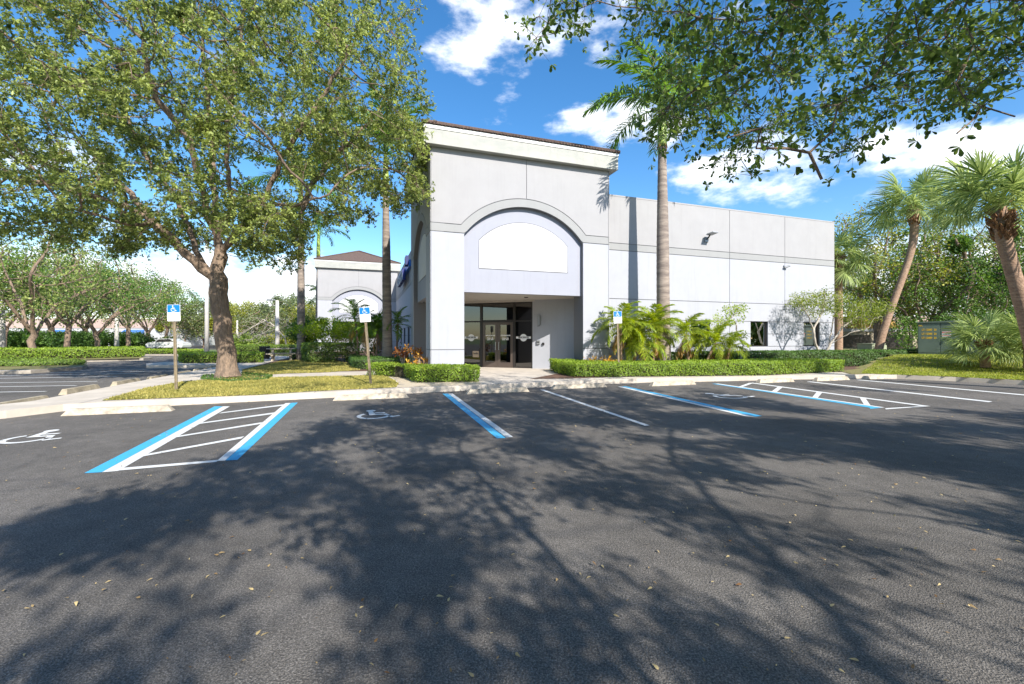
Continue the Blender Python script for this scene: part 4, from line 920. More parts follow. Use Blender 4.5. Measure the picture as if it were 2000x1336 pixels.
for X, Y, k, s, lab in ((-22, -30, 1, 1.1, 'unseen tree added behind the viewer for reflections, leftmost'), (-11, -33, 0, 1.0, 'unseen tree added behind the viewer for reflections, second from the left'), (0, -31, 1, 1.15, 'unseen tree added behind the viewer for reflections, in the middle'),
                        (11, -34, 0, 1.1, 'unseen tree added behind the viewer for reflections, right of the middle'), (23, -32, 1, 1.2, 'unseen tree added behind the viewer for reflections, second from the right'), (36, -28, 0, 1.2, 'unseen tree added behind the viewer for reflections, rightmost'), (37, 12, 1, 1.2, 'unseen tree added beyond the right border for window reflections, nearest'), (43, 7, 0, 1.2, 'unseen tree added beyond the right border for window reflections, second'),
                        (48, 15, 1, 1.3, 'unseen tree added beyond the right border for window reflections, farthest'), (40, 1, 1, 1.2, 'unseen tree added beyond the right border for window reflections, towards the viewer'), (52, 6, 0, 1.4, 'big unseen tree added far beyond the right border for window reflections')):
    o = copy_tree((pa, pbt)[k]); o.location = (X, Y, 0); o.scale = (s, s, s * 1.1); o.rotation_euler = (0, 0, rnd.uniform(0, 6.28)); tag(o, lab, 'tree', 'unseen trees added for reflections in the glass')  # unseen trees, added so the door and window glass reflects foliage
# ---- hedges
def hedge(name, poly, z0, z1, leafm, label, n, L=.05, core=M['twigs'], group=None, lump=.04, holes=0.0, cat='hedge', tone_top=.25):
    P_ = np.array([p[:2] for p in poly]); c = P_.mean(0); root = empty(name, (c[0], c[1], z0), 0, label, cat, group)
    area2 = np.sum(P_[:, 0] * np.roll(P_[:, 1], -1) - np.roll(P_[:, 0], -1) * P_[:, 1])
    if area2 < 0: P_ = P_[::-1]
    e = np.roll(P_, -1, 0) - P_; ln = np.linalg.norm(e, axis=1); nrm = np.column_stack([e[:, 1], -e[:, 0]]) / ln[:, None]
    h = z1 - z0; per = ln.sum(); side_n = int(n * .62); top_n = n - side_n
    s = rng.choice(len(P_), side_n, p=ln / per); t = rng.random(side_n); zz = z0 + .02 + (h - .02) * rng.random(side_n) ** .85
    q = P_[s] + e[s] * t[:, None]
    dep = np.abs(rng.normal(0, .055, side_n)) - .02
    dep = dep + lump * (np.sin(q[:, 0] * 4.1 + zz * 7) * np.sin(q[:, 1] * 5.3 + zz * 5)) - .03 * np.clip((zz - z0) / h - .1, 0, 1)
    if holes: hm = (np.sin(q[:, 0] * 5.7 + 1) * np.sin(q[:, 1] * 3.1) + .6 * np.sin(zz * 9 + q[:, 0] * 2)) * (1.3 - (zz - z0) / h); kp = hm < 1.05 - holes
    else: kp = np.ones(side_n, bool)
    q3 = np.column_stack([q - nrm[s] * dep[:, None], zz])[kp]; n3 = np.column_stack([nrm[s], np.full(side_n, .45)])[kp]
    # top
    lo, hi = P_.min(0), P_.max(0); tp = []
    x1, y1 = P_[:, 0], P_[:, 1]; x2, y2 = np.roll(x1, -1), np.roll(y1, -1)
    while sum(len(a) for a in tp) < top_n:
        g = lo + rng.random((top_n * 2, 2)) * (hi - lo); ins = np.zeros(len(g), bool)
        for a, b, cc, d in zip(x1, y1, x2, y2): ins ^= ((b > g[:, 1]) != (d > g[:, 1])) & (g[:, 0] < (cc - a) * (g[:, 1] - b) / ((d - b) + 1e-12) + a)
        tp.append(g[ins])
    g = np.concatenate(tp)[:top_n]; tz = z1 - np.abs(rng.normal(0, .03, top_n)) + .025 * np.sin(g[:, 0] * 3.3) * np.sin(g[:, 1] * 4.7) + .02 * rng.random(top_n)
    pos = np.concatenate([q3, np.column_stack([g, tz])]); nn_ = np.concatenate([n3, np.tile([0, 0, 1.0], (top_n, 1))])
    N_ = len(pos); nr = unit(nn_ + rng.normal(size=(N_, 3)) * .55); ax = unit(np.cross(nr, rdir(N_)) + np.array([0, 0, .35]))
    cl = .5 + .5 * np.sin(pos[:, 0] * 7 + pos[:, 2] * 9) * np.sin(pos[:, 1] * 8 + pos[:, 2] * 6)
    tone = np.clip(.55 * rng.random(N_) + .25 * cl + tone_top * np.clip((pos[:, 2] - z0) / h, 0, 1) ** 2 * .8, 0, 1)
    sz = rng.uniform(.6, 1.2, N_)
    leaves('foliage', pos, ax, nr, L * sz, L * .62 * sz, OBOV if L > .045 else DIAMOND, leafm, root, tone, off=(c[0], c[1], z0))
    ins = .13 if not holes else .26; m = MB(); cc = P_.mean(0)
    Q = []
    for i in range(len(P_)):
        a = nrm[i - 1]; b = nrm[i]; k = a + b; k = k / max(np.dot(k, k) / 2, .3); Q.append(tuple(P_[i] - k * ins))
    if not holes: m.prism(Q, z0 + .02, z1 - .10)
    for i in range(int(per * 5)):   # stems
        j = rng.choice(len(P_), p=ln / per); pt = P_[j] + e[j] * rng.random() - nrm[j] * rng.uniform(.08, .25); 
        m.tube([(pt[0], pt[1], z0 - .02), (pt[0] + rnd.uniform(-.08, .08), pt[1] + rnd.uniform(-.08, .08), z0 + h * .45), (pt[0] + rnd.uniform(-.15, .15), pt[1] + rnd.uniform(-.15, .15), z1 - .06)], [.012, .009, .004], 4)
    m.build('stems', core, root, off=(c[0], c[1], z0)); return root
g_ = lambda x, y: G(x, y, .15)
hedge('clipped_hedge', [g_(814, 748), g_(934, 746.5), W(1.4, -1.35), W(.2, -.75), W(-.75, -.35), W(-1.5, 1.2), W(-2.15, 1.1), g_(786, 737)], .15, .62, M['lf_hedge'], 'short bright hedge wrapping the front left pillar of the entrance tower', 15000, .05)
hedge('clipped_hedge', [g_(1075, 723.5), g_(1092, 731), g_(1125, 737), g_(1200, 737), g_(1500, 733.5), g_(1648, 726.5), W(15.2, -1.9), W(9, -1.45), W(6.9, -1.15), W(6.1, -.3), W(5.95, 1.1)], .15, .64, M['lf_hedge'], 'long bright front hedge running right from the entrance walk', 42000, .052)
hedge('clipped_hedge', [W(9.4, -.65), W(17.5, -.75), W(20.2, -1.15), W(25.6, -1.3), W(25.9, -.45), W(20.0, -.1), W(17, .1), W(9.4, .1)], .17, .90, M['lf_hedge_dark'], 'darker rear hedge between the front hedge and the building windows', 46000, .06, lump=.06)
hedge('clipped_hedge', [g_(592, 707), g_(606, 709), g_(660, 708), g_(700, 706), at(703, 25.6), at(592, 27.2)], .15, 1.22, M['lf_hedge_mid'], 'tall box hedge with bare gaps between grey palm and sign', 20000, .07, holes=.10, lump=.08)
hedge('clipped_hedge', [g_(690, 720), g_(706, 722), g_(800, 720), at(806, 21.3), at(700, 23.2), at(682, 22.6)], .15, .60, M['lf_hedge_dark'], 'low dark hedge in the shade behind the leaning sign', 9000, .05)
hedge('clipped_hedge', [g_(352, 709.5), g_(512, 708.5), at(514, 25.5), at(350, 26)], .15, .70, M['lf_hedge'], 'low clipped hedge on the kerbed island behind the oak trunk', 9000, .065)
hedge('clipped_hedge', [g_(-120, 702), g_(120, 701.5), g_(281, 697), at(279, 35.5), at(100, 32), at(-120, 32)], .15, .82, M['lf_hedge'], 'long clipped hedge across the left island beneath the trees', 20000, .09)
hedge('ground_cover_bed', [g_(-150, 716), g_(20, 716), g_(110, 714), g_(165, 712.5), g_(150, 709), g_(60, 706.5), g_(-150, 708)], .15, .34, M['lf_hedge_mid'], 'leafy low ground cover at the kerb tip of the left island', 9000, .08, cat='ground cover')
hedge('clipped_hedge', [at(282, 40.5), at(395, 40), at(395, 41.5), at(282, 42)], .05, .45, M['lf_hedge'], 'distant low hedge behind the left parking sign', 4000, .10)
hedge('clipped_hedge', [at(464, 35.5), at(588, 33), at(590, 34.5), at(464, 37)], .05, .95, M['lf_hedge_mid'], 'long shaded hedge behind the picnic table', 9000, .09)
hedge('clipped_hedge', [at(565, 28.8), at(584, 28.4), at(586, 29.6), at(567, 30.2)], .15, .75, M['lf_hedge'], 'small hedge block at the right end of the picnic table', 2500, .07)
# plants under the oak
hedge('ground_cover_bed', [g_(395, 742), g_(450, 746), g_(520, 742), g_(530, 735), g_(480, 731), g_(400, 735)], .155, .20, M['lf_hedge_dark'], 'dark ivy and litter around the foot of the oak', 2600, .05, cat='ground cover', lump=.01)
# ---- loose shrubs / small trees
def small_tree(name, label, base, att, paths, leafm, bark, k, spread, L, W_, rb=.05, rt=.004, step=.16, kill=.22, rthr=None, cat='shrub', tpl=DIAMOND, keep=1.0, group=None):
    return tree(name, label, base, paths, att, step, 1.6, kill, rb, rt, leafm, bark, k, spread, L, W_, tpl, cat=cat, flare=.2, rthr=rthr or rt * 2.5, keep=keep, group=group)
b0 = at(1605, 21.3, .17)
def q(px, py, Y=21.3): return ((px - 1000) / F * Y, Y, H + (HY - py) / F * Y)
lm = [[q(1606, 700), q(1592, 670, 21.0), q(1588, 640, 20.9), q(1575, 610, 20.8), q(1560, 585, 20.7)], [q(1606, 700), q(1622, 672, 21.3), q(1645, 640, 21.4), q(1670, 622, 21.6), q(1700, 612, 21.8)],
      [q(1606, 700), q(1618, 678, 21.5), q(1625, 640, 21.8), q(1632, 600, 22)], [q(1622, 672), q(1660, 650, 20.8), q(1700, 640, 20.6)], [q(1588, 640), q(1605, 610, 21.2), q(1612, 585, 21.3)]]
sa_ = np.concatenate([shell_points(420, q(1600, 588), (1.5, 1.4, .65), .2), shell_points(360, q(1680, 606), (1.35, 1.3, .62), .2)])
small_tree('multi_stem_tree', 'small spreading tree with twisted pale stems at the right building corner', b0, sa_, build_paths([b0, q(1605, 706), q(1606, 700)], lm, .16), M['lf_corner'], M['bark_pale'], 20, .2, .075, .045, .085, .006, cat='tree', keep=.75)
b0 = at(1449, 19.2, .17)
def q(px, py, Y=19.2): return ((px - 1000) / F * Y, Y, H + (HY - py) / F * Y)
sa_ = np.concatenate([shell_points(90, q(1405, 628), (.75, .6, .4), .1), shell_points(110, q(1436, 610), (.65, .6, .45), .1), shell_points(50, q(1445, 655), (.4, .4, .25), .1)])
small_tree('leggy_shrub', 'thin leggy shrub with sparse glossy leaves left of the first clear window', b0, sa_, build_paths([b0, q(1446, 690), q(1452, 675), q(1440, 650), q(1436, 630)], [[q(1440, 650), q(1415, 635), q(1400, 625)], [q(1436, 630), q(1445, 605)]], .14), M['lf_bright'], M['bark_pale'], 15, .16, .085, .05, .035, .005, keep=.95)
b0 = at(640, 26.5, .16)
def q(px, py, Y=26.5): return ((px - 1000) / F * Y, Y, H + (HY - py) / F * Y)
sa_ = np.concatenate([shell_points(420, q(650, 645), (2.3, 1.2, .65), .1), shell_points(260, q(697, 655), (1.3, 1.0, .55), .1)])
small_tree('bright_shrub', 'bright yellow-green spreading shrub above the tall box hedge', b0, sa_, build_paths([b0, q(640, 690), q(645, 672)], [[q(645, 672), q(620, 655), q(600, 645)], [q(645, 672), q(670, 650), q(700, 650)]], .2), M['lf_bright'], M['bark_pale'], 22, .26, .10, .065, .06, .006)
b0 = at(585, 28, .16)
def q(px, py, Y=28): return ((px - 1000) / F * Y, Y, H + (HY - py) / F * Y)
sa_ = np.concatenate([shell_points(260, q(592, 652), (1.0, 1.0, .75), .1), shell_points(200, q(595, 635), (.9, .9, .5), .1)])
small_tree('bright_shrub', 'dark green bushy shrub at the foot of the left grey palm', b0, sa_, build_paths([b0, q(585, 690), q(588, 672)], [[q(588, 672), q(600, 650)]], .2), M['lf_deep'], M['bark_pale'], 22, .26, .12, .08, .06, .006)
# leafless tree
b0 = at(560, 40, .05)
def q(px, py, Y=40): return ((px - 1000) / F * Y, Y, H + (HY - py) / F * Y)
root = empty('leafless_tree', b0, 0, 'leafless pale tree with many fine twigs behind the picnic table', 'tree')
N, par = colonize(build_paths([b0, q(558, 670), q(555, 655)], [[q(555, 655), q(535, 635), q(515, 625)], [q(555, 655), q(565, 625)], [q(555, 655), q(580, 640)]], .25),
                  np.concatenate([shell_points(700, q(535, 640), (3.3, 2.2, 1.4), .1), shell_points(300, q(500, 655), (2.2, 2, .9), .1)]), .22, 2.0, .26)
mm, *_ = skeleton(N, par, .07, .007, .2, .05); mm.build('trunk_and_twigs', M['bark_pale'], root, smooth=True, off=b0)
# understory masses
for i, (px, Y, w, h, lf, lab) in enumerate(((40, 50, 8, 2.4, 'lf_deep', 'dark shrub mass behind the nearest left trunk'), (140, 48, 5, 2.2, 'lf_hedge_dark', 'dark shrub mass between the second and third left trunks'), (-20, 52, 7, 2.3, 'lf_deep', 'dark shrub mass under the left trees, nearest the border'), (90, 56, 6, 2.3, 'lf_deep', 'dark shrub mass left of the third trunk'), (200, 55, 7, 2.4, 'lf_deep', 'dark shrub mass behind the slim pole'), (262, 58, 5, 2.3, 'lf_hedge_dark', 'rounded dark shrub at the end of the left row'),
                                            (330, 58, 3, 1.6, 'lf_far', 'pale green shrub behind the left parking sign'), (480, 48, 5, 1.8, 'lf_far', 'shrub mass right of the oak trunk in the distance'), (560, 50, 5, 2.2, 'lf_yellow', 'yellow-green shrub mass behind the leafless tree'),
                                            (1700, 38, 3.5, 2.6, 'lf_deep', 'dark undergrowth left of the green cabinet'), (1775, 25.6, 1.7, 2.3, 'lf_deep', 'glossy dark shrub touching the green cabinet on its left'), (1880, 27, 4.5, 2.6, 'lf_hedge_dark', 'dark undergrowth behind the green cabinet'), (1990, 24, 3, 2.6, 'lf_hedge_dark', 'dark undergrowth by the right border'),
                                            ('abs', (35, 15), 7, 4.2, 'lf_deep', 'unseen shrub mass added beyond the right border for window reflections, farthest'), ('abs', (35.5, 11.6), 7, 4.6, 'lf_far', 'unseen shrub mass added beyond the right border for window reflections, second'), ('abs', (35.5, 8), 7, 4.4, 'lf_deep', 'unseen shrub mass added beyond the right border for window reflections, third'), ('abs', (34.5, 4.4), 7, 4.4, 'lf_deep', 'unseen shrub mass added beyond the right border for window reflections, nearest the viewer'),  # unseen masses added to darken what the wing windows reflect
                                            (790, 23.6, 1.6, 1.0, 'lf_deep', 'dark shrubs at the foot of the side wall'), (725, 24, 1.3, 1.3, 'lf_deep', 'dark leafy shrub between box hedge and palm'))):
    c = at(px, Y, .1) if px != 'abs' else (*Y, .1)
    if px == 'abs': px, Y = 3000, 40
    c0 = (c[0], c[1], float(bank_z(np.array(c[0]), np.array(c[1]))) if px > 1600 else .1)
    att = shell_points(int(60 * w + 60), (c0[0], c0[1], c0[2] + h * .5), (w * .5, w * .35, h * .5), .2)
    tree('understory_shrub', lab, c0, build_paths([c0, (c0[0], c0[1], c0[2] + h * .3)], [], .3), att, .3, 6, .42, .05, .01, M[lf], M['twigs'], 26 if Y > 30 else 34, .34, .22 if Y > 30 else .14, .13 if Y > 30 else .08, cat='shrub', flare=0, rthr=.03, group='undergrowth shrubs')
# ================================================================= PALMS
def frond_mesh(name, L, droop, nl, ll, lw, vee=.5, hang=.5, jitter=.12, stalk=.15, r0=.02):
    """pinnate frond along +X, curving down; returns (stalk MB, leaflet arrays)"""
    T = np.linspace(0, 1, 14); ang = droop[0] + (droop[1] - droop[0]) * T ** 1.2
    dx = np.cos(ang) * L / 13; dz = np.sin(ang) * L / 13
    X = np.concatenate([[0], np.cumsum(dx[:-1])]); Z = np.concatenate([[0], np.cumsum(dz[:-1])])
    st = MB(); st.tube([(x, 0, z) for x, z in zip(X, Z)], list(np.linspace(r0, r0 * .25, 14)), 5)
    t = np.repeat(np.linspace(stalk, .99, nl), 2); sgn = np.tile([-1.0, 1.0], nl)
    px_ = np.interp(t, T, X); pz = np.interp(t, T, Z); a = np.interp(t, T, ang)
    prof = np.sin(np.pi * np.clip((t - stalk) / (1 - stalk), 0, 1) ** .7 * .86 + .25); Ls = ll * (.35 + .65 * np.clip(prof, 0, 1)) * rng.uniform(.85, 1.1, len(t))
    fw = .45 + .9 * t; ax = np.column_stack([np.cos(a) * fw, sgn * 1.0, np.sin(a) * fw + vee * rng.uniform(.2, 1, len(t)) - hang * .5])
    ax = unit(ax + rng.normal(size=ax.shape) * jitter)
    return st, np.column_stack([px_, np.zeros(len(t)), pz]), ax, Ls, np.full(len(t), lw), hang
def leaflet_arrays(pos, ax, Ls, W_, hang):
    """each leaflet: 3 segments bending down"""
    n = len(pos); up = np.tile([0, 0, 1.0], (n, 1)); side = unit(np.cross(up, ax)) * (W_ / 2)[:, None]
    p0 = pos; p1 = p0 + ax * (Ls * .4)[:, None]; a2 = unit(ax + np.array([0, 0, -hang])); p2 = p1 + a2 * (Ls * .35)[:, None]; a3 = unit(a2 + np.array([0, 0, -hang * 1.3])); p3 = p2 + a3 * (Ls * .25)[:, None]
    co = np.stack([p0 - side * .5, p0 + side * .5, p1 + side, p1 - side, p2 + side * .8, p2 - side * .8, p3], 1)
    tr = np.array([[0, 1, 2], [0, 2, 3], [3, 2, 4], [3, 4, 5], [5, 4, 6]])
    return co.reshape(-1, 3), ((np.arange(n) * 7)[:, None, None] + tr[None]).reshape(-1, 3)
def make_frond(name, leafm, **kw):
    st, pos, ax, Ls, W_, hang = frond_mesh(name, **kw); co, tr = leaflet_arrays(pos, ax, Ls, W_, hang)
    # one mesh: leaflets plus stalk triangulated
    sv = np.array(st.v); sf = []
    for f in st.f:
        for i in range(1, len(f) - 1): sf.append((f[0], f[i], f[i + 1]))
    b = len(co); co = np.concatenate([co, sv]); tr = np.concatenate([tr, np.array(sf) + b])
    tone = np.concatenate([np.repeat(rng.random(len(pos)), 5), np.full(len(sf), .8)])
    return np_mesh('frond', co, tr, leafm, None, tone)
def place_frond(src, parent, loc, az, el, s=1.0, roll=0.0, first=[None]):
    o = src.copy(); C.objects.link(o); o.parent = parent; o.location = loc; o.rotation_euler = (roll, -el, az); o.scale = (s, s, s); return o
royal = [make_frond('frond', M['lf_palm'], L=3.1, droop=(.25, -1.1), nl=62, ll=.72, lw=.045, vee=.9, hang=.55, jitter=.25, r0=.03) for _ in range(3)]
def royal_palm(label, base, h, lean=(0, 0), rbase=.42, rmid=.33, n=15, shaft=1.9, s=1.0, seed=1):
    rr = random.Random(seed); t = empty('royal_palm', base, 0, label, 'palm tree', 'royal palms')
    m = MB(); pts = []; rad = []
    for i in range(110):
        k = i / 109; z = h * k; pts.append((lean[0] * k, lean[1] * k, z))
        r = rbase * (1 - k) ** 6 * .35 + rmid * (1 - .06 * math.cos(k * 6.0) - .32 * k * k); r = r * (1 + (.022 if i % 3 == 0 else 0) + rr.uniform(-.006, .006)); rad.append(r)
    m.tube(pts, rad, 20); m.build('trunk', M['bark_grey'], t, smooth=True)
    m = MB(); top = pts[-1]; m.tube([(top[0], top[1], h - .02 + shaft * k) for k in (0, .08, .3, .6, .85, 1)], [rmid * .62, rmid * .78, rmid * .74, rmid * .6, rmid * .42, rmid * .22], 16); m.build('crownshaft', M['crownshaft'], t, smooth=True)
    m = MB()
    for i in range(10):
        a = i * .628; m.tube([(top[0] + rmid * .68 * math.cos(a), top[1] + rmid * .68 * math.sin(a), h + .1), (top[0] + rmid * .82 * math.cos(a + .2), top[1] + rmid * .82 * math.sin(a + .2), h - .05 - .1 * rr.random())], [.03, .012], 4)
    m.build('sheath_scar', M['boots'], t)
    for i in range(n):
        k = i / n; az = i * 2.399 + rr.uniform(-.2, .2); el = 1.25 - 1.5 * k + rr.uniform(-.1, .1)
        place_frond(royal[i % 3], t, (top[0] + .08 * math.cos(az), top[1] + .08 * math.sin(az), h + shaft * (.98 - .12 * k)), az, el, s * rr.uniform(1.0, 1.2), rr.uniform(-.4, .4))
    return t
royal_palm('thick grey royal palm trunk rising through the planting before the wing wall', at(1296, 17.9, .16), 9.3, (-.06, 0), .25, .255, 16, 1.9, seed=3)
royal_palm('royal palm with dark trunk left of the entrance tower', at(757, 22, .16), 9.1, (-.1, 0), .23, .22, 14, 1.9, seed=5)
royal_palm('pale royal palm trunk left of the rear tower behind the picnic spot', at(588, 27.3, .16), 9.4, (0, 0), .23, .22, 14, 1.9, seed=8)
royal_palm('distant royal palm showing only its green shaft above the rear tower roof', at(622, 50, .1), 10.9, (0, 0), .38, .30, 12, 3.2, seed=9)
royal_palm('distant low royal palm peeping out left of the rear tower', at(640, 58, .1), 5.9, (0, 0), .35, .25, 12, 1.2, seed=12)
for f in royal: bpy.data.objects.remove(f)
# small bed palms
areca = [make_frond('frond', M['lf_areca'], L=1.35, droop=(.35, -1.25), nl=44, ll=.40, lw=.026, vee=.5, hang=.35, jitter=.18, stalk=.12, r0=.013) for _ in range(3)]
dryf = [make_frond('frond', M['lf_dry'], L=1.0, droop=(-.7, -1.5), nl=26, ll=.32, lw=.022, vee=.1, hang=.6, jitter=.25, stalk=.1, r0=.012) for _ in range(2)]
dkf = [make_frond('frond', M['lf_palm'], L=1.25, droop=(.5, -1.0), nl=40, ll=.36, lw=.022, vee=.5, hang=.35, jitter=.15, stalk=.12, r0=.012) for _ in range(2)]
def bed_palm(label, base, h, lean=(0, 0), n=18, s=1.0, dry=3, dark=False, el0=1.3, el1=-.5, seed=0, r=.05):
    rr = random.Random(seed); t = empty('dwarf_palm', base, 0, label, 'palm', 'small palms in the planting beds')
    m = MB(); m.tube([(lean[0] * k * k, lean[1] * k * k, h * k) for k in (0, .2, .4, .6, .8, 1)], [r * 1.3, r, r, r * .95, r * 1.1, r * 1.2], 8); m.build('trunk', M['bark_sabal'], t, smooth=True)
    for i in range(n):
        k = i / n; az = i * 2.399 + rr.uniform(-.25, .25); el = el0 + (el1 - el0) * k
        src = (dkf if dark else areca)[i % (2 if dark else 3)]
        place_frond(src, t, (lean[0], lean[1], h - .05), az, el, s * rr.uniform(.8, 1.1), rr.uniform(-.4, .4))
    for i in range(dry): place_frond(dryf[i % 2], t, (lean[0], lean[1], h - .12), rr.uniform(0, 6.28), -.3, s * rr.uniform(.8, 1.1), rr.uniform(-.4, .4))
    return t
bed_palm('feathery palm behind the right disabled parking sign', at(1214, 17.0, .16), 1.85, (-.05, 0), 22, .95, 4, seed=1)
bed_palm('lush yellow-green palm clump low at the left of the thick grey trunk', at(1252, 17.2, .16), 1.3, (-.05, .1), 26, 1.0, 3, seed=2, el1=-.8)
bed_palm('palm leaning against the left side of the thick grey trunk', at(1276, 17.4, .16), 1.8, (.1, .1), 22, 1.0, 3, seed=3)
bed_palm('palm with drooping dead fronds right of the thick grey trunk', at(1345, 17.9, .16), 1.55, (-.15, 0), 18, .95, 7, seed=4)
bed_palm('leaning small palm between the hanging-frond palm and the leggy shrub', at(1378, 18.1, .16), 1.15, (.45, 0), 18, 1.0, 2, seed=5)
bed_palm('short stubby palm under the leggy shrub', at(1420, 18.0, .16), .95, (.1, 0), 12, .75, 2, seed=6)
bed_palm('shaded dark palm on the left of the dark royal palm trunk', at(700, 24, .16), 2.5, (-.2, 0), 14, 1.2, 1, True, seed=7)
bed_palm('dark palm clump just left of the dark royal palm trunk', at(735, 23, .16), 1.8, (.1, 0), 20, 1.1, 3, True, seed=8)
bed_palm('sparse dark palm against the side wall right of the dark trunk', at(775, 22.4, .16), 2.1, (.05, 0), 11, 1.0, 0, True, el1=-.9, seed=9)
bed_palm('brown-stemmed palm in the shade behind the leaning sign', at(716, 22.6, .16), 1.9, (-.1, 0), 14, 1.0, 4, True, seed=10)
for f in areca + dryf + dkf: bpy.data.objects.remove(f)
# fan palms
def fan_mesh(seed, R0=.95, pet=1.0, n=56):
    rr = np.random.default_rng(seed); T = np.linspace(0, 1, 7)
    st = MB(); st.tube([(pet * t, 0, -.18 * t * t) for t in T], list(np.linspace(.028, .016, 7)), 5)
    c = np.array([pet, 0, -.18]); th = np.linspace(-2.35, 2.35, n) + rr.normal(0, .03, n)
    Ls = R0 * (1 - .18 * np.abs(th) / 2.35) * rr.uniform(.88, 1.06, n)
    ax = np.column_stack([np.cos(th), np.sin(th) * .92, -.12 - .22 * np.abs(np.sin(th)) + rr.normal(0, .16, n)]); ax = unit(ax)
    pos = np.tile(c, (n, 1)) + np.column_stack([.30 * np.clip(np.cos(th), -.2, 1), np.zeros(n), -.12 * np.clip(np.cos(th), 0, 1)])
    co, tr = leaflet_arrays(pos, ax, Ls, np.full(n, .036), .38)
    sv = np.array(st.v); sf = [(f[0], f[i], f[i + 1]) for f in st.f for i in range(1, len(f) - 1)]; b = len(co)
    return np_mesh('fan_frond', np.concatenate([co, sv]), np.concatenate([tr, np.array(sf) + b]), M['lf_sabal'], None, np.concatenate([np.repeat(rr.random(n), 5), np.full(len(sf), .9)]))
fans = [fan_mesh(i) for i in range(4)]
def fan_palm(name, label, base, pts, rad, n=26, s=1.0, boots=None, el0=1.35, el1=-.75, seed=0, group='fan palms', az0=None):
    rr = random.Random(seed); t = empty(name, base, 0, label, 'palm tree', group)
    rel = [tuple(p[i] - base[i] for i in range(3)) for p in pts]
    # smooth the path
    P_ = np.array(rel); tt = np.linspace(0, 1, len(P_)); fine = np.linspace(0, 1, 18); sp = np.column_stack([np.interp(fine, tt, P_[:, i]) for i in range(3)])
    for _ in range(3): sp[1:-1] = (sp[:-2] + sp[1:-1] * 2 + sp[2:]) / 4
    m = MB(); m.tube([tuple(p) for p in sp], list(np.interp(fine, np.linspace(0, 1, len(rad)), rad)), 14); m.build('trunk', M['bark_sabal'], t, smooth=True)
    top = sp[-1]; d = sp[-1] - sp[-3]; d = d / np.linalg.norm(d)
    if boots:
        m = MB()
        for i in range(110):
            k = rr.random(); a = rr.uniform(0, 6.28); p = top - d * boots[0] * k; rb = boots[1] * (1 - .55 * abs(k - .45)); e = Vector((math.cos(a), math.sin(a), 0))
            q0 = Vector(p) + e * rb * .55; q1 = Vector(p) + e * rb * 1.0 + Vector((0, 0, .12)); q2 = q1 + e * .06 + Vector((rr.uniform(-.05, .05), rr.uniform(-.05, .05), .09))
            m.tube([q0, q1, q2], [.035, .03, .012], 5)
        m.build('leaf_base_boots', M['boots'], t)
    for i in range(n):
        k = i / n; az = (i * 2.399 if az0 is None else az0 + (rr.random() - .5) * 5) + rr.uniform(-.2, .2); el = el0 + (el1 - el0) * k
        o = place_frond(fans[i % 4], t, tuple(top - d * .1 * k), az, el, s * rr.uniform(.85, 1.1), rr.uniform(-.5, .5))
    return t
def q3(px, py, Y): return ((px - 1000) / F * Y, Y, H + (HY - py) / F * Y)
b0 = at(1637, 25.3, .3); fan_palm('fan_palm', 'short fan palm half hidden behind the right building corner', b0, [b0, q3(1638, 600, 25.3), q3(1637, 500, 25.3)], [.23, .20, .23], 32, 1.0, (.9, .30), el1=-.9, seed=1)
b0 = at(1712, 23.6, .4); fan_palm('fan_palm', 'fan palm with long bare leaning trunk before the yellow-green tree', b0, [b0, q3(1722, 655, 23.6), q3(1745, 590, 23.6), q3(1775, 510, 23.5), q3(1787, 460, 23.5), q3(1785, 408, 23.5)], [.22, .18, .165, .16, .19, .20], 32, 1.15, (1.0, .28), el1=-.3, seed=2)
b0 = at(2040, 12.9, .35); fan_palm('fan_palm', 'large shaggy fan palm with orange-brown boots at the right edge', b0, [b0, q3(2018, 680, 12.9), q3(1998, 600, 12.85), q3(1975, 520, 12.8), q3(1958, 460, 12.8), q3(1950, 405, 12.8)], [.23, .195, .18, .175, .18, .17], 32, 1.0, (1.05, .30), el1=.0, seed=4)
b0 = at(1925, 17.2, .38); fan_palm('fan_palm_clump', 'trunkless fan palm clump spraying in front of the green cabinet', b0, [b0, q3(1922, 690, 17.2), q3(1922, 672, 17.2)], [.16, .15, .14], 28, .76, (.3, .2), el1=-.35, seed=5)
b0 = at(2010, 16.2, .4); fan_palm('fan_palm_clump', 'fan palm clump cut by the right border beneath the shaggy palm', b0, [b0, q3(2010, 690, 16.2), q3(2010, 672, 16.2)], [.16, .15, .14], 20, .72, (.3, .2), el1=-.25, seed=6)
for f in fans: bpy.data.objects.remove(f)
# crotons
def croton(label, base, h, w, n=120, seed=0, tone=(0, 1)):
    t = empty('croton', base, 0, label, 'shrub', 'croton shrubs'); rr = random.Random(seed); m = MB(); tips = []
    for i in range(7):
        a = rr.uniform(0, 6.28); e = (math.cos(a) * w * rr.uniform(.3, 1), math.sin(a) * w * rr.uniform(.3, 1), h * rr.uniform(.65, 1)); m.tube([(0, 0, 0), (e[0] * .5, e[1] * .5, e[2] * .6), e], [.014, .01, .006], 5); tips.append(e)
    m.build('stems', M['bark_pale'], t)
    tp = np.repeat(np.array(tips), n // 7, axis=0); d = rdir(len(tp), .3); pos = tp + d * rng.uniform(0, .05, len(tp))[:, None] - np.array([0, 0, 1]) * rng.uniform(0, .22, len(tp))[:, None]
    leaves('foliage', pos, unit(d + np.array([0, 0, .15])), rdir(len(tp), 1), rng.uniform(.10, .19, len(tp)), .055, OBOV, M['lf_croton'], t, rng.uniform(tone[0], tone[1], len(tp)))
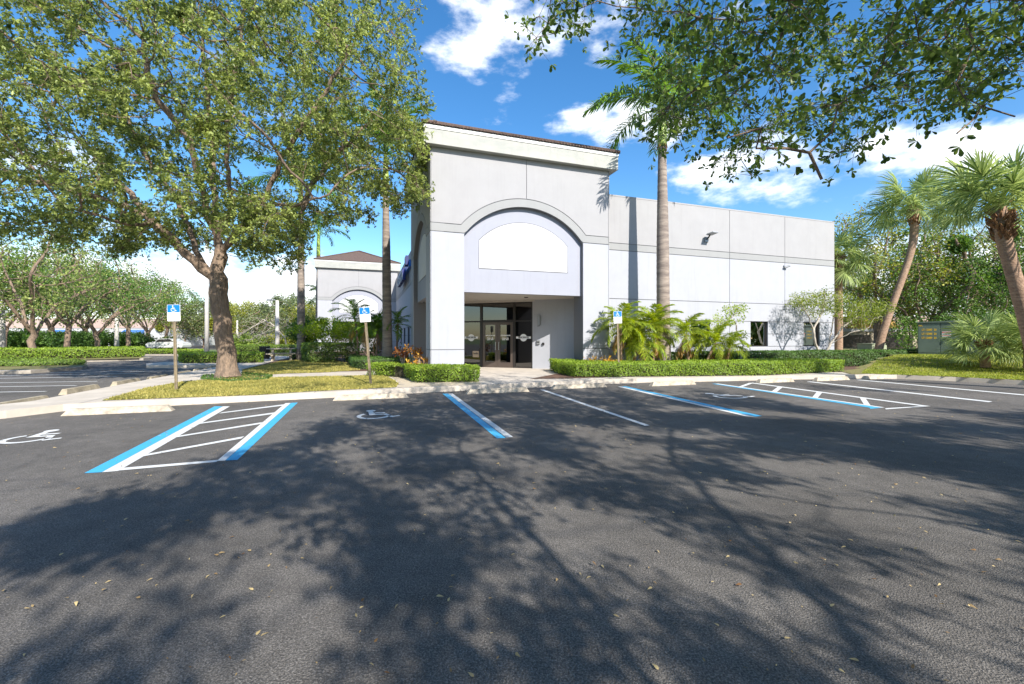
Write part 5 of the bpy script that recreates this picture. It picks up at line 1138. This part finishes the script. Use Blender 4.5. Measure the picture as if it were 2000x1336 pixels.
croton('dark red croton beside the left pillar, behind the short hedge', at(806, 17.6, .16), 1.15, .4, 150, 1, (0, .6)); croton('orange-red croton in front of the left pillar corner', at(824, 16.2, .16), .75, .3, 110, 2, (.3, 1))
croton('maroon croton against the shaded side wall', at(788, 19, .16), .95, .4, 130, 3, (0, .35)); croton('golden croton right of the right pillar behind the hedge', at(1182, 16.9, .16), .62, .3, 110, 4, (.6, 1))
croton('orange croton near the wall under the feathery palm', at(1160, 17.2, .16), .55, .25, 90, 5, (.5, 1)); croton('golden croton beside the right sign post', at(1196, 16.6, .16), .55, .3, 100, 6, (.65, 1))
croton('yellow croton at the corner of the right pillar', at(1146, 17.6, .16), .6, .16, 60, 7, (.7, 1)); croton('low yellow croton in front of the short hedge corner', at(800, 15.6, .16), .5, .25, 70, 8, (.6, 1))
# ================================================================= STREET FURNITURE
def parking_sign(label, base, h, lean, rz, tilt=0.0, s=1.0):
    t = empty('disabled_parking_sign', base, rz, label, 'parking sign', 'disabled parking signs')
    t.rotation_euler = (tilt, lean, rz); t.scale = (s, s, s)
    m = MB()   # U channel post
    m.prism([(-.035, 0), (-.035, -.028), (-.022, -.028), (-.018, -.006), (.018, -.006), (.022, -.028), (.035, -.028), (.035, 0), (.02, .004), (-.02, .004)], -.25, h - .18); m.build('post', M['wood_post'], t)
    pw = .152
    def rrect(x0, x1, z0, z1, r=.02, k=4):
        P_ = []
        for cx, cz, a in ((x1 - r, z1 - r, 0), (x0 + r, z1 - r, 90), (x0 + r, z0 + r, 180), (x1 - r, z0 + r, 270)):
            P_ += [(cx + r * math.cos(R_(a + 90 * i / k)), cz + r * math.sin(R_(a + 90 * i / k))) for i in range(k + 1)]
        return P_
    fn = lambda a, z, d: (a, d, z)
    m = MB(); m.prism(rrect(-pw - .008, pw + .008, h - .44, h), -.033, -.031 + .001, fn); pl = m.build('sign_plate', M['sign_white'], t)
    m = MB(); m.prism(rrect(-pw, pw, h - .205, h - .006), -.036, -.033, fn); bp = m.build('blue_panel', M['sign_blue'], pl)
    mm = MB()
    for sh in symbol_shapes(): mm.prism([(-.078 + x * .165, h - .193 + y * .175) for x, y in sh], -.0385, -.0362, fn)
    mm.build('wheelchair_symbol', M['drip'], bp)
    lower = MB(); lower.prism(rrect(-pw, pw, h - .432, h - .215), -.036, -.033, fn); lp = lower.build('white_panel', M['sign_white'], pl)
    for j, (tx, sz) in enumerate((('PARKING BY', .042), ('DISABLED', .042), ('PERMIT ONLY', .042), ('$250 FINE', .036))):
        text('sign_text', tx, sz, lambda x, y, e, j=j: (x, -.0362 - e, h - .243 - j * .053 + y), M['sign_ink'], lp, 0, bold=.0012)
    return t
parking_sign('upright disabled parking sign left of the oak trunk', G(345, 762, .155), 2.28, -.025, .12)
parking_sign('leaning disabled parking sign right of the oak, left of the entrance', G(724.5, 750, .155), 2.32, -.075, .05, .02)
parking_sign('disabled parking sign half lost among the feathery palm fronds', at(1209, 15.7, .16), 2.36, -.03, .2)
def light_pole(label, px, Y, h, r, arm=None, z=.0):
    t = empty('light_pole', at(px, Y, z), 0, label, 'light pole', 'concrete light poles')
    m = MB(); m.tube([(0, 0, -.1), (0, 0, h * .5), (0, 0, h)], [r, r * .85, r * .65], 12); m.build('pole', M['pole'], t, smooth=True)
    m = MB(); m.tube([(0, 0, -.1), (0, 0, .12), (0, 0, .14)], [r * 1.5, r * 1.5, r], 12); m.build('base_collar', M['curb'], t)
    if arm:
        m = MB(); m.tube([(0, 0, h - .05), (arm * .5, 0, h + .05), (arm, 0, h + .05)], .035, 6); a = m.build('arm', M['greymetal'], t)
        m = MB(); x0, x1 = sorted((arm, arm * 1.75)); m.box(x0, x1, -.18, .18, h - .02, h + .12, .04); m.build('lamp_head', M['greymetal'], t)
    return t
light_pole('thick concrete light pole standing left of the oak trunk', 404, 31, 8.4, .155, -.5)
light_pole('slim far light pole right of the oak trunk', 463.5, 58, 3.9, .16)
light_pole('light pole with lamp head above the picnic table', 541.5, 38, 4.85, .20, -.5)
light_pole('slim pale pole between the trees of the left row', 228, 47, 5.2, .22, -.5)
light_pole('pole at the very left edge behind the island hedge', 4, 36, 5.5, .22, .5)
# utility cabinet
bx, by, bz = at(1793, 21.7, .60); rz = -.82
t = empty('utility_cabinet', (bx, by, bz), rz, 'large dark green utility cabinet with yellow stencilled numbers', 'utility box')
m = MB(); m.box(-.12, 3.2, -.15, 1.5, -.35, .07, .02); m.build('concrete_pad', M['concrete'], t)
m = MB(); m.box(0, 3.05, 0, 1.35, .07, .2, .01); m.build('plinth', M['cabinet'], t)
m = MB(); m.box(-.01, 3.06, .02, 1.36, .2, 1.70, .015); bd = m.build('body', M['cabinet'], t)
m = MB(); m.prism([(-.05, 1.70), (3.1, 1.70), (3.1, 1.74), (1.52, 1.80), (-.05, 1.74)], -.05, 1.42, lambda a, z, d: (a, d, z)); m.build('lid', M['cabinet'], t)
for x0, x1 in ((.01, .79), (.81, 1.72), (1.74, 3.03)):
    m = MB(); m.box(x0, x1, -.012, .02, .22, 1.67, .006); d = m.build('door', M['cabinet'], t)
    if x0 == .81: 
        m = MB(); m.box(.85, 1.17, -.018, -.012, 1.0, 1.27); w_ = m.build('warning_sticker', M['drip'], d)
        m = MB(); m.box(.865, 1.155, -.021, -.018, 1.19, 1.255); m.box(.865, 1.155, -.021, -.018, 1.055, 1.075); m.build('red_bar', M['red'], w_)
        text('warning_text', 'WARNING', .058, lambda x, y, e: (1.01 + x * .85, -.0225, 1.222 + y), M['drip'], w_, 0, bold=.002)
        text('warning_text', 'HIGH VOLTAGE', .042, lambda x, y, e: (1.01 + x * .8, -.0205, 1.12 + y), M['sign_ink'], w_, 0, bold=.001)
        m = MB(); m.tube([(1.05, -.01, .93), (1.05, -.06, .93), (1.05, -.06, .80)], .015, 6); m.box(.96, 1.0, -.04, -.012, .86, .93); m.build('latch', M['dark_metal'], d)
for j, tx in enumerate(('LT-12087  20', 'LT-12088  20', 'LT-12089  20')):
    text('stencil_number', tx, .135, lambda x, y, e, j=j: (.40 + x * .72, -.0155 - e, 1.35 - .2 * j + y), M['yellow'], bd, .001, bold=.004)
text('stencil_number', 'FPL', .1, lambda x, y, e: (.1 + x, -.0155 - e, 1.56 + y), M['yellow'], bd, .001, bold=.004)
bx, by, bz = at(1703, 27.5, .35)
t = empty('transformer_box', (bx, by, bz), .15, 'low pale green transformer box behind the rear hedge', 'utility box')
m = MB(); m.box(-.1, 1.2, -.1, 1.1, -.3, .06); m.build('concrete_pad', M['concrete'], t)
M['palegreen'] = mat('pale_green_box', (.30, .33, .22), .6)
m = MB(); m.prism([(0, .06), (1.1, .06), (1.1, .72), (.9, .80), (0, .80)], 0, 1.0, lambda a, z, d: (a, d, z)); m.build('housing', M['palegreen'], t)
m = MB(); m.box(-.03, 1.0, -.03, 1.03, .80, .84, .01); m.build('lid', M['palegreen'], t)
# picnic table and bin
bx, by, bz = at(522, 26.2, .155); t = empty('picnic_table', (bx, by, bz), TH + .1, 'pale concrete picnic table with attached benches on the paved patch', 'picnic table')
m = MB(); m.box(-.05, 1.55, 0, .75, .70, .76, .02); m.build('tabletop', M['stop'], t)
for y0, y1 in ((-.5, -.22), (.97, 1.25)):
    m = MB(); m.box(-.05, 1.55, y0, y1, .40, .45, .02); m.build('bench', M['stop'], t)
for x in (.22, 1.2):
    m = MB(); m.prism([(.1, .7), (.65, .7), (.95, 0), (.78, 0), (.55, .36), (.2, .36), (-.03, 0), (-.2, 0)], x, x + .12, lambda a, z, d: (d, a, z)); m.box(x, x + .12, -.45, .02, .30, .40); m.box(x, x + .12, .72, 1.2, .30, .40); m.build('leg', M['stop'], t)
t = empty('litter_bin', at(517, 28.6, .155), 0, 'dark slatted litter bin behind the picnic table', 'litter bin')
m = MB(); m.tube([(0, 0, .04), (0, 0, .8)], [.24, .27], 16); m.build('liner', M['black'], t)
m = MB()
for i in range(16): a = i * math.pi / 8; m.tube([(.27 * math.cos(a), .27 * math.sin(a), 0), (.31 * math.cos(a), .31 * math.sin(a), .86)], .018, 4)
m.build('slats', M['dark_metal'], t)
# distant buildings
M['pinkwall'] = mat('pale_pink_wall', (.46, .34, .30), .9, (.5, .06, 4)); M['palewall'] = mat('pale_wall', (.46, .46, .47), .9, (.5, .06, 4)); M['awning'] = mat('blue_awning', (.05, .16, .42), .7); M['beige'] = mat('beige_wall', (.42, .36, .27), .9, (.5, .1, 4)); M['mustard'] = mat('mustard_gable', (.50, .32, .09), .9)
def far_block(name, label, px0, px1, Y, h, aw, top=None):
    x0, x1 = at(px0, Y)[0], at(px1, Y)[0]; t = empty(name, (x0, Y, 0), 0, label, 'building'); w = x1 - x0
    m = MB(); m.box(0, w, 0, 12, 0, h * .66); m.build('wall', M['palewall'], t); m = MB(); m.box(-.1, w + .1, -.1, 12.1, h * .66, h); m.build('upper_wall', M['pinkwall'] if top is None else top, t)
    n = max(2, int(w / 13))
    for i in range(n):
        x = w * (i + .3) / n; g = MB(); g.box(x, x + 3.4, -.06, 0, .9, 2.3); fr_ = g.build('window', M['dark_metal'], t)
        g = MB(); g.box(x + .1, x + 3.3, -.08, -.06, 1.0, 2.2); g.build('pane', M['interior'], fr_)
        a = MB(); a.add([(x - .2, -.1, 3.1), (x + 3.6, -.1, 3.1), (x + 3.6, -1.2, 2.4), (x - .2, -1.2, 2.4), (x - .2, -.1, 2.4), (x + 3.6, -.1, 2.4)], [(0, 3, 2, 1), (0, 4, 3), (1, 2, 5), (0, 1, 5, 4), (3, 4, 5, 2)]); a.build('awning', M['awning'], t)
    return t
far_block('low_office_block', 'long low pink and white block with blue awnings behind the left trees', -80, 345, 82, 5.2, 1)
far_block('low_office_block', 'pale low block with blue awnings between the left sign and the oak trunk', 352, 520, 96, 5.0, 1)
x0 = at(1640, 36)[0]; t = empty('neighbour_building', (x0, 37, 0), 0, 'beige neighbour building with mustard gable behind the rear hedge', 'building')
m = MB(); m.box(0, 14, 0, 8, 0, 2.1); m.build('lower_wall', M['beige'], t); m = MB(); m.box(-.1, 14.1, -.1, 8.1, 2.1, 2.35); m.build('white_band', M['palewall'], t)
m = MB(); m.prism([(1.2, 2.35), (6, 2.35), (5.2, 3.1), (2.4, 3.1)], -.08, 6, lambda a, z, d: (a, d, z)); m.build('gable', M['mustard'], t)
m = MB(); m.box(0, 14, 0, 8, 2.35, 3.4); m.build('upper_wall', M['pinkwall'], t)
for x in (1.0, 4.6, 8.2):
    m = MB(); m.box(x, x + 2.4, -.04, 0, .5, 1.8); m.build('window', M['dark_metal'], t)
# distant parked car
t = empty('parked_car', at(330, 54, .02), .1, 'small white car parked far away behind the left sign', 'car')
pr = [(-2.1, .35), (-2.15, .75), (-1.9, .95), (-1.2, 1.0), (-.7, 1.42), (.7, 1.45), (1.3, 1.05), (2.05, .9), (2.15, .6), (2.1, .35)]
m = MB(); m.prism(pr, -.85, .85, lambda a, z, d: (a, d, z)); b_ = m.build('body', M['drip'], t)
m = MB(); m.prism([(-1.05, 1.02), (-.62, 1.36), (.62, 1.39), (1.1, 1.06)], -.86, .86, lambda a, z, d: (a, d, z)); m.build('side_window', M['interior'], t)
for x in (-1.35, 1.35):
    for y in (-.78, .60):
        m = MB(); m.disc(x, .32, y, .32, .18, 16, lambda a, z, d: (a, d, z)); w_ = m.build('wheel', M['black'], t)
        m = MB(); m.disc(x, .32, y - .01 if y < 0 else y + .18, .18, .01, 12, lambda a, z, d: (a, d, z)); m.build('rim', M['steel'], w_)
# ================================================================= LIGHT, SKY, CAMERA
el = R_(36.5); azd = R_(31)     # shadows fall away, 31 degrees left of the line of sight
sx, sy = math.sin(azd), -math.cos(azd)
sun = bpy.data.lights.new('sun', 'SUN'); sun.energy = 5.0; sun.angle = R_(.5); sun.color = (1, .955, .88)
so_ = bpy.data.objects.new('sun', sun); C.objects.link(so_); d = Vector((-sx * math.cos(el), -sy * math.cos(el), -math.sin(el))); so_.rotation_euler = d.to_track_quat('-Z', 'Y').to_euler()
w = bpy.data.worlds.new('World'); bpy.context.scene.world = w; w.use_nodes = True; nt = w.node_tree; bg = nt.nodes['Background']
sk = nt.nodes.new('ShaderNodeTexSky'); sk.sky_type = 'NISHITA'; sk.sun_disc = False; sk.sun_elevation = el; sk.sun_rotation = math.atan2(sx, sy); sk.air_density = 1.0; sk.dust_density = .6; sk.ozone_density = 2.0
tc = nt.nodes.new('ShaderNodeTexCoord'); nz = nt.nodes.new('ShaderNodeVectorMath'); nz.operation = 'NORMALIZE'; nt.links.new(tc.outputs['Generated'], nz.inputs[0])
def mth(op, a, b=None, clamp=False):
    n = nt.nodes.new('ShaderNodeMath'); n.operation = op; n.use_clamp = clamp
    for i, x in enumerate((a, b)):
        if x is None: continue
        if isinstance(x, (int, float)): n.inputs[i].default_value = x
        else: nt.links.new(x, n.inputs[i])
    return n.outputs[0]
sp = nt.nodes.new('ShaderNodeSeparateXYZ'); nt.links.new(nz.outputs[0], sp.inputs[0])
mp = nt.nodes.new('ShaderNodeMapping'); mp.inputs['Scale'].default_value = (1, 1, 2.2); nt.links.new(nz.outputs[0], mp.inputs['Vector'])
def cnoise(scale, det, ro, off):
    n = nt.nodes.new('ShaderNodeTexNoise'); n.inputs['Scale'].default_value = scale; n.inputs['Detail'].default_value = det; n.inputs['Roughness'].default_value = ro
    m2 = nt.nodes.new('ShaderNodeMapping'); m2.inputs['Location'].default_value = off; nt.links.new(mp.outputs[0], m2.inputs['Vector']); nt.links.new(m2.outputs[0], n.inputs['Vector']); return n.outputs['Fac']
fine = cnoise(7.0, 9, .58, (3, 1, 2)); 
# cumulus patches placed as directions in the sky, broken up by noise
blobs = None
for px, py, wx, wz, st in ((1500, 335, .24, .075, .95), (1640, 325, .18, .055, .85), (1700, 300, .12, .05, .7), (1960, 270, .18, .055, .85), (1200, 230, .14, .05, .9), (1150, 240, .08, .04, .7), (1000, 75, .17, .065, .85), (920, 110, .08, .045, .7), (1180, 60, .15, .05, .6), (1620, 400, .12, .04, .6), (990, 170, .03, .05, .35),
                           (400, 580, .9, .10, 1.0), (-100, 560, .9, .12, .9), (700, 600, .3, .07, .7), (200, 330, .3, .08, .35), (1280, 270, .1, .05, .6), (1800, 560, .5, .12, .9), (1100, 640, .9, .06, .8)):
    dv = Vector(((px - 1000) / F, 1, (HY - py) / F)).normalized()
    sb_ = nt.nodes.new('ShaderNodeVectorMath'); sb_.operation = 'SUBTRACT'; nt.links.new(nz.outputs[0], sb_.inputs[0]); sb_.inputs[1].default_value = dv
    ml = nt.nodes.new('ShaderNodeVectorMath'); ml.operation = 'MULTIPLY'; nt.links.new(sb_.outputs[0], ml.inputs[0]); ml.inputs[1].default_value = (1 / wx, 1 / wx, 1 / wz)
    ln_ = nt.nodes.new('ShaderNodeVectorMath'); ln_.operation = 'LENGTH'; nt.links.new(ml.outputs[0], ln_.inputs[0])
    b_ = mth('MULTIPLY', mth('SUBTRACT', 1.25, ln_.outputs['Value'], True), st)
    blobs = b_ if blobs is None else mth('MAXIMUM', blobs, b_)
dens = mth('ADD', mth('MULTIPLY', blobs, .62), mth('MULTIPLY', mth('SUBTRACT', fine, .5), 1.9))
r = nt.nodes.new('ShaderNodeMapRange'); r.interpolation_type = 'SMOOTHSTEP'; r.inputs['From Min'].default_value = .20; r.inputs['From Max'].default_value = .66; nt.links.new(dens, r.inputs['Value'])
mask = mth('MULTIPLY', r.outputs['Result'], .97)
bgc = nt.nodes.new('ShaderNodeBackground'); bgc.inputs['Color'].default_value = (.95, .97, 1, 1); bgc.inputs['Strength'].default_value = 1.0
hs = nt.nodes.new('ShaderNodeHueSaturation'); hs.inputs['Saturation'].default_value = 1.32; hs.inputs['Value'].default_value = 1.25; nt.links.new(sk.outputs[0], hs.inputs['Color'])
nt.links.new(hs.outputs[0], bg.inputs['Color']); bg.inputs['Strength'].default_value = .115
mx = nt.nodes.new('ShaderNodeMixShader'); nt.links.new(mask, mx.inputs[0]); nt.links.new(bg.outputs[0], mx.inputs[1]); nt.links.new(bgc.outputs[0], mx.inputs[2]); nt.links.new(mx.outputs[0], nt.nodes['World Output'].inputs['Surface'])
cam = bpy.data.cameras.new('camera'); co = bpy.data.objects.new('camera', cam); C.objects.link(co); bpy.context.scene.camera = co
co.location = (0, 0, H); co.rotation_euler = (R_(90), 0, 0); cam.sensor_width = 36; cam.lens = F / 2000 * 36; cam.shift_y = -8 / 2000; cam.clip_end = 4000; cam.clip_start = .05
vs = bpy.context.scene.view_settings; vs.view_transform = 'Standard'; vs.look = 'None'; vs.gamma = 1; vs.use_curve_mapping = False; vs.exposure = .78
sc = bpy.context.scene; sc.cycles.max_bounces = 8; sc.cycles.diffuse_bounces = 4; sc.cycles.transparent_max_bounces = 12
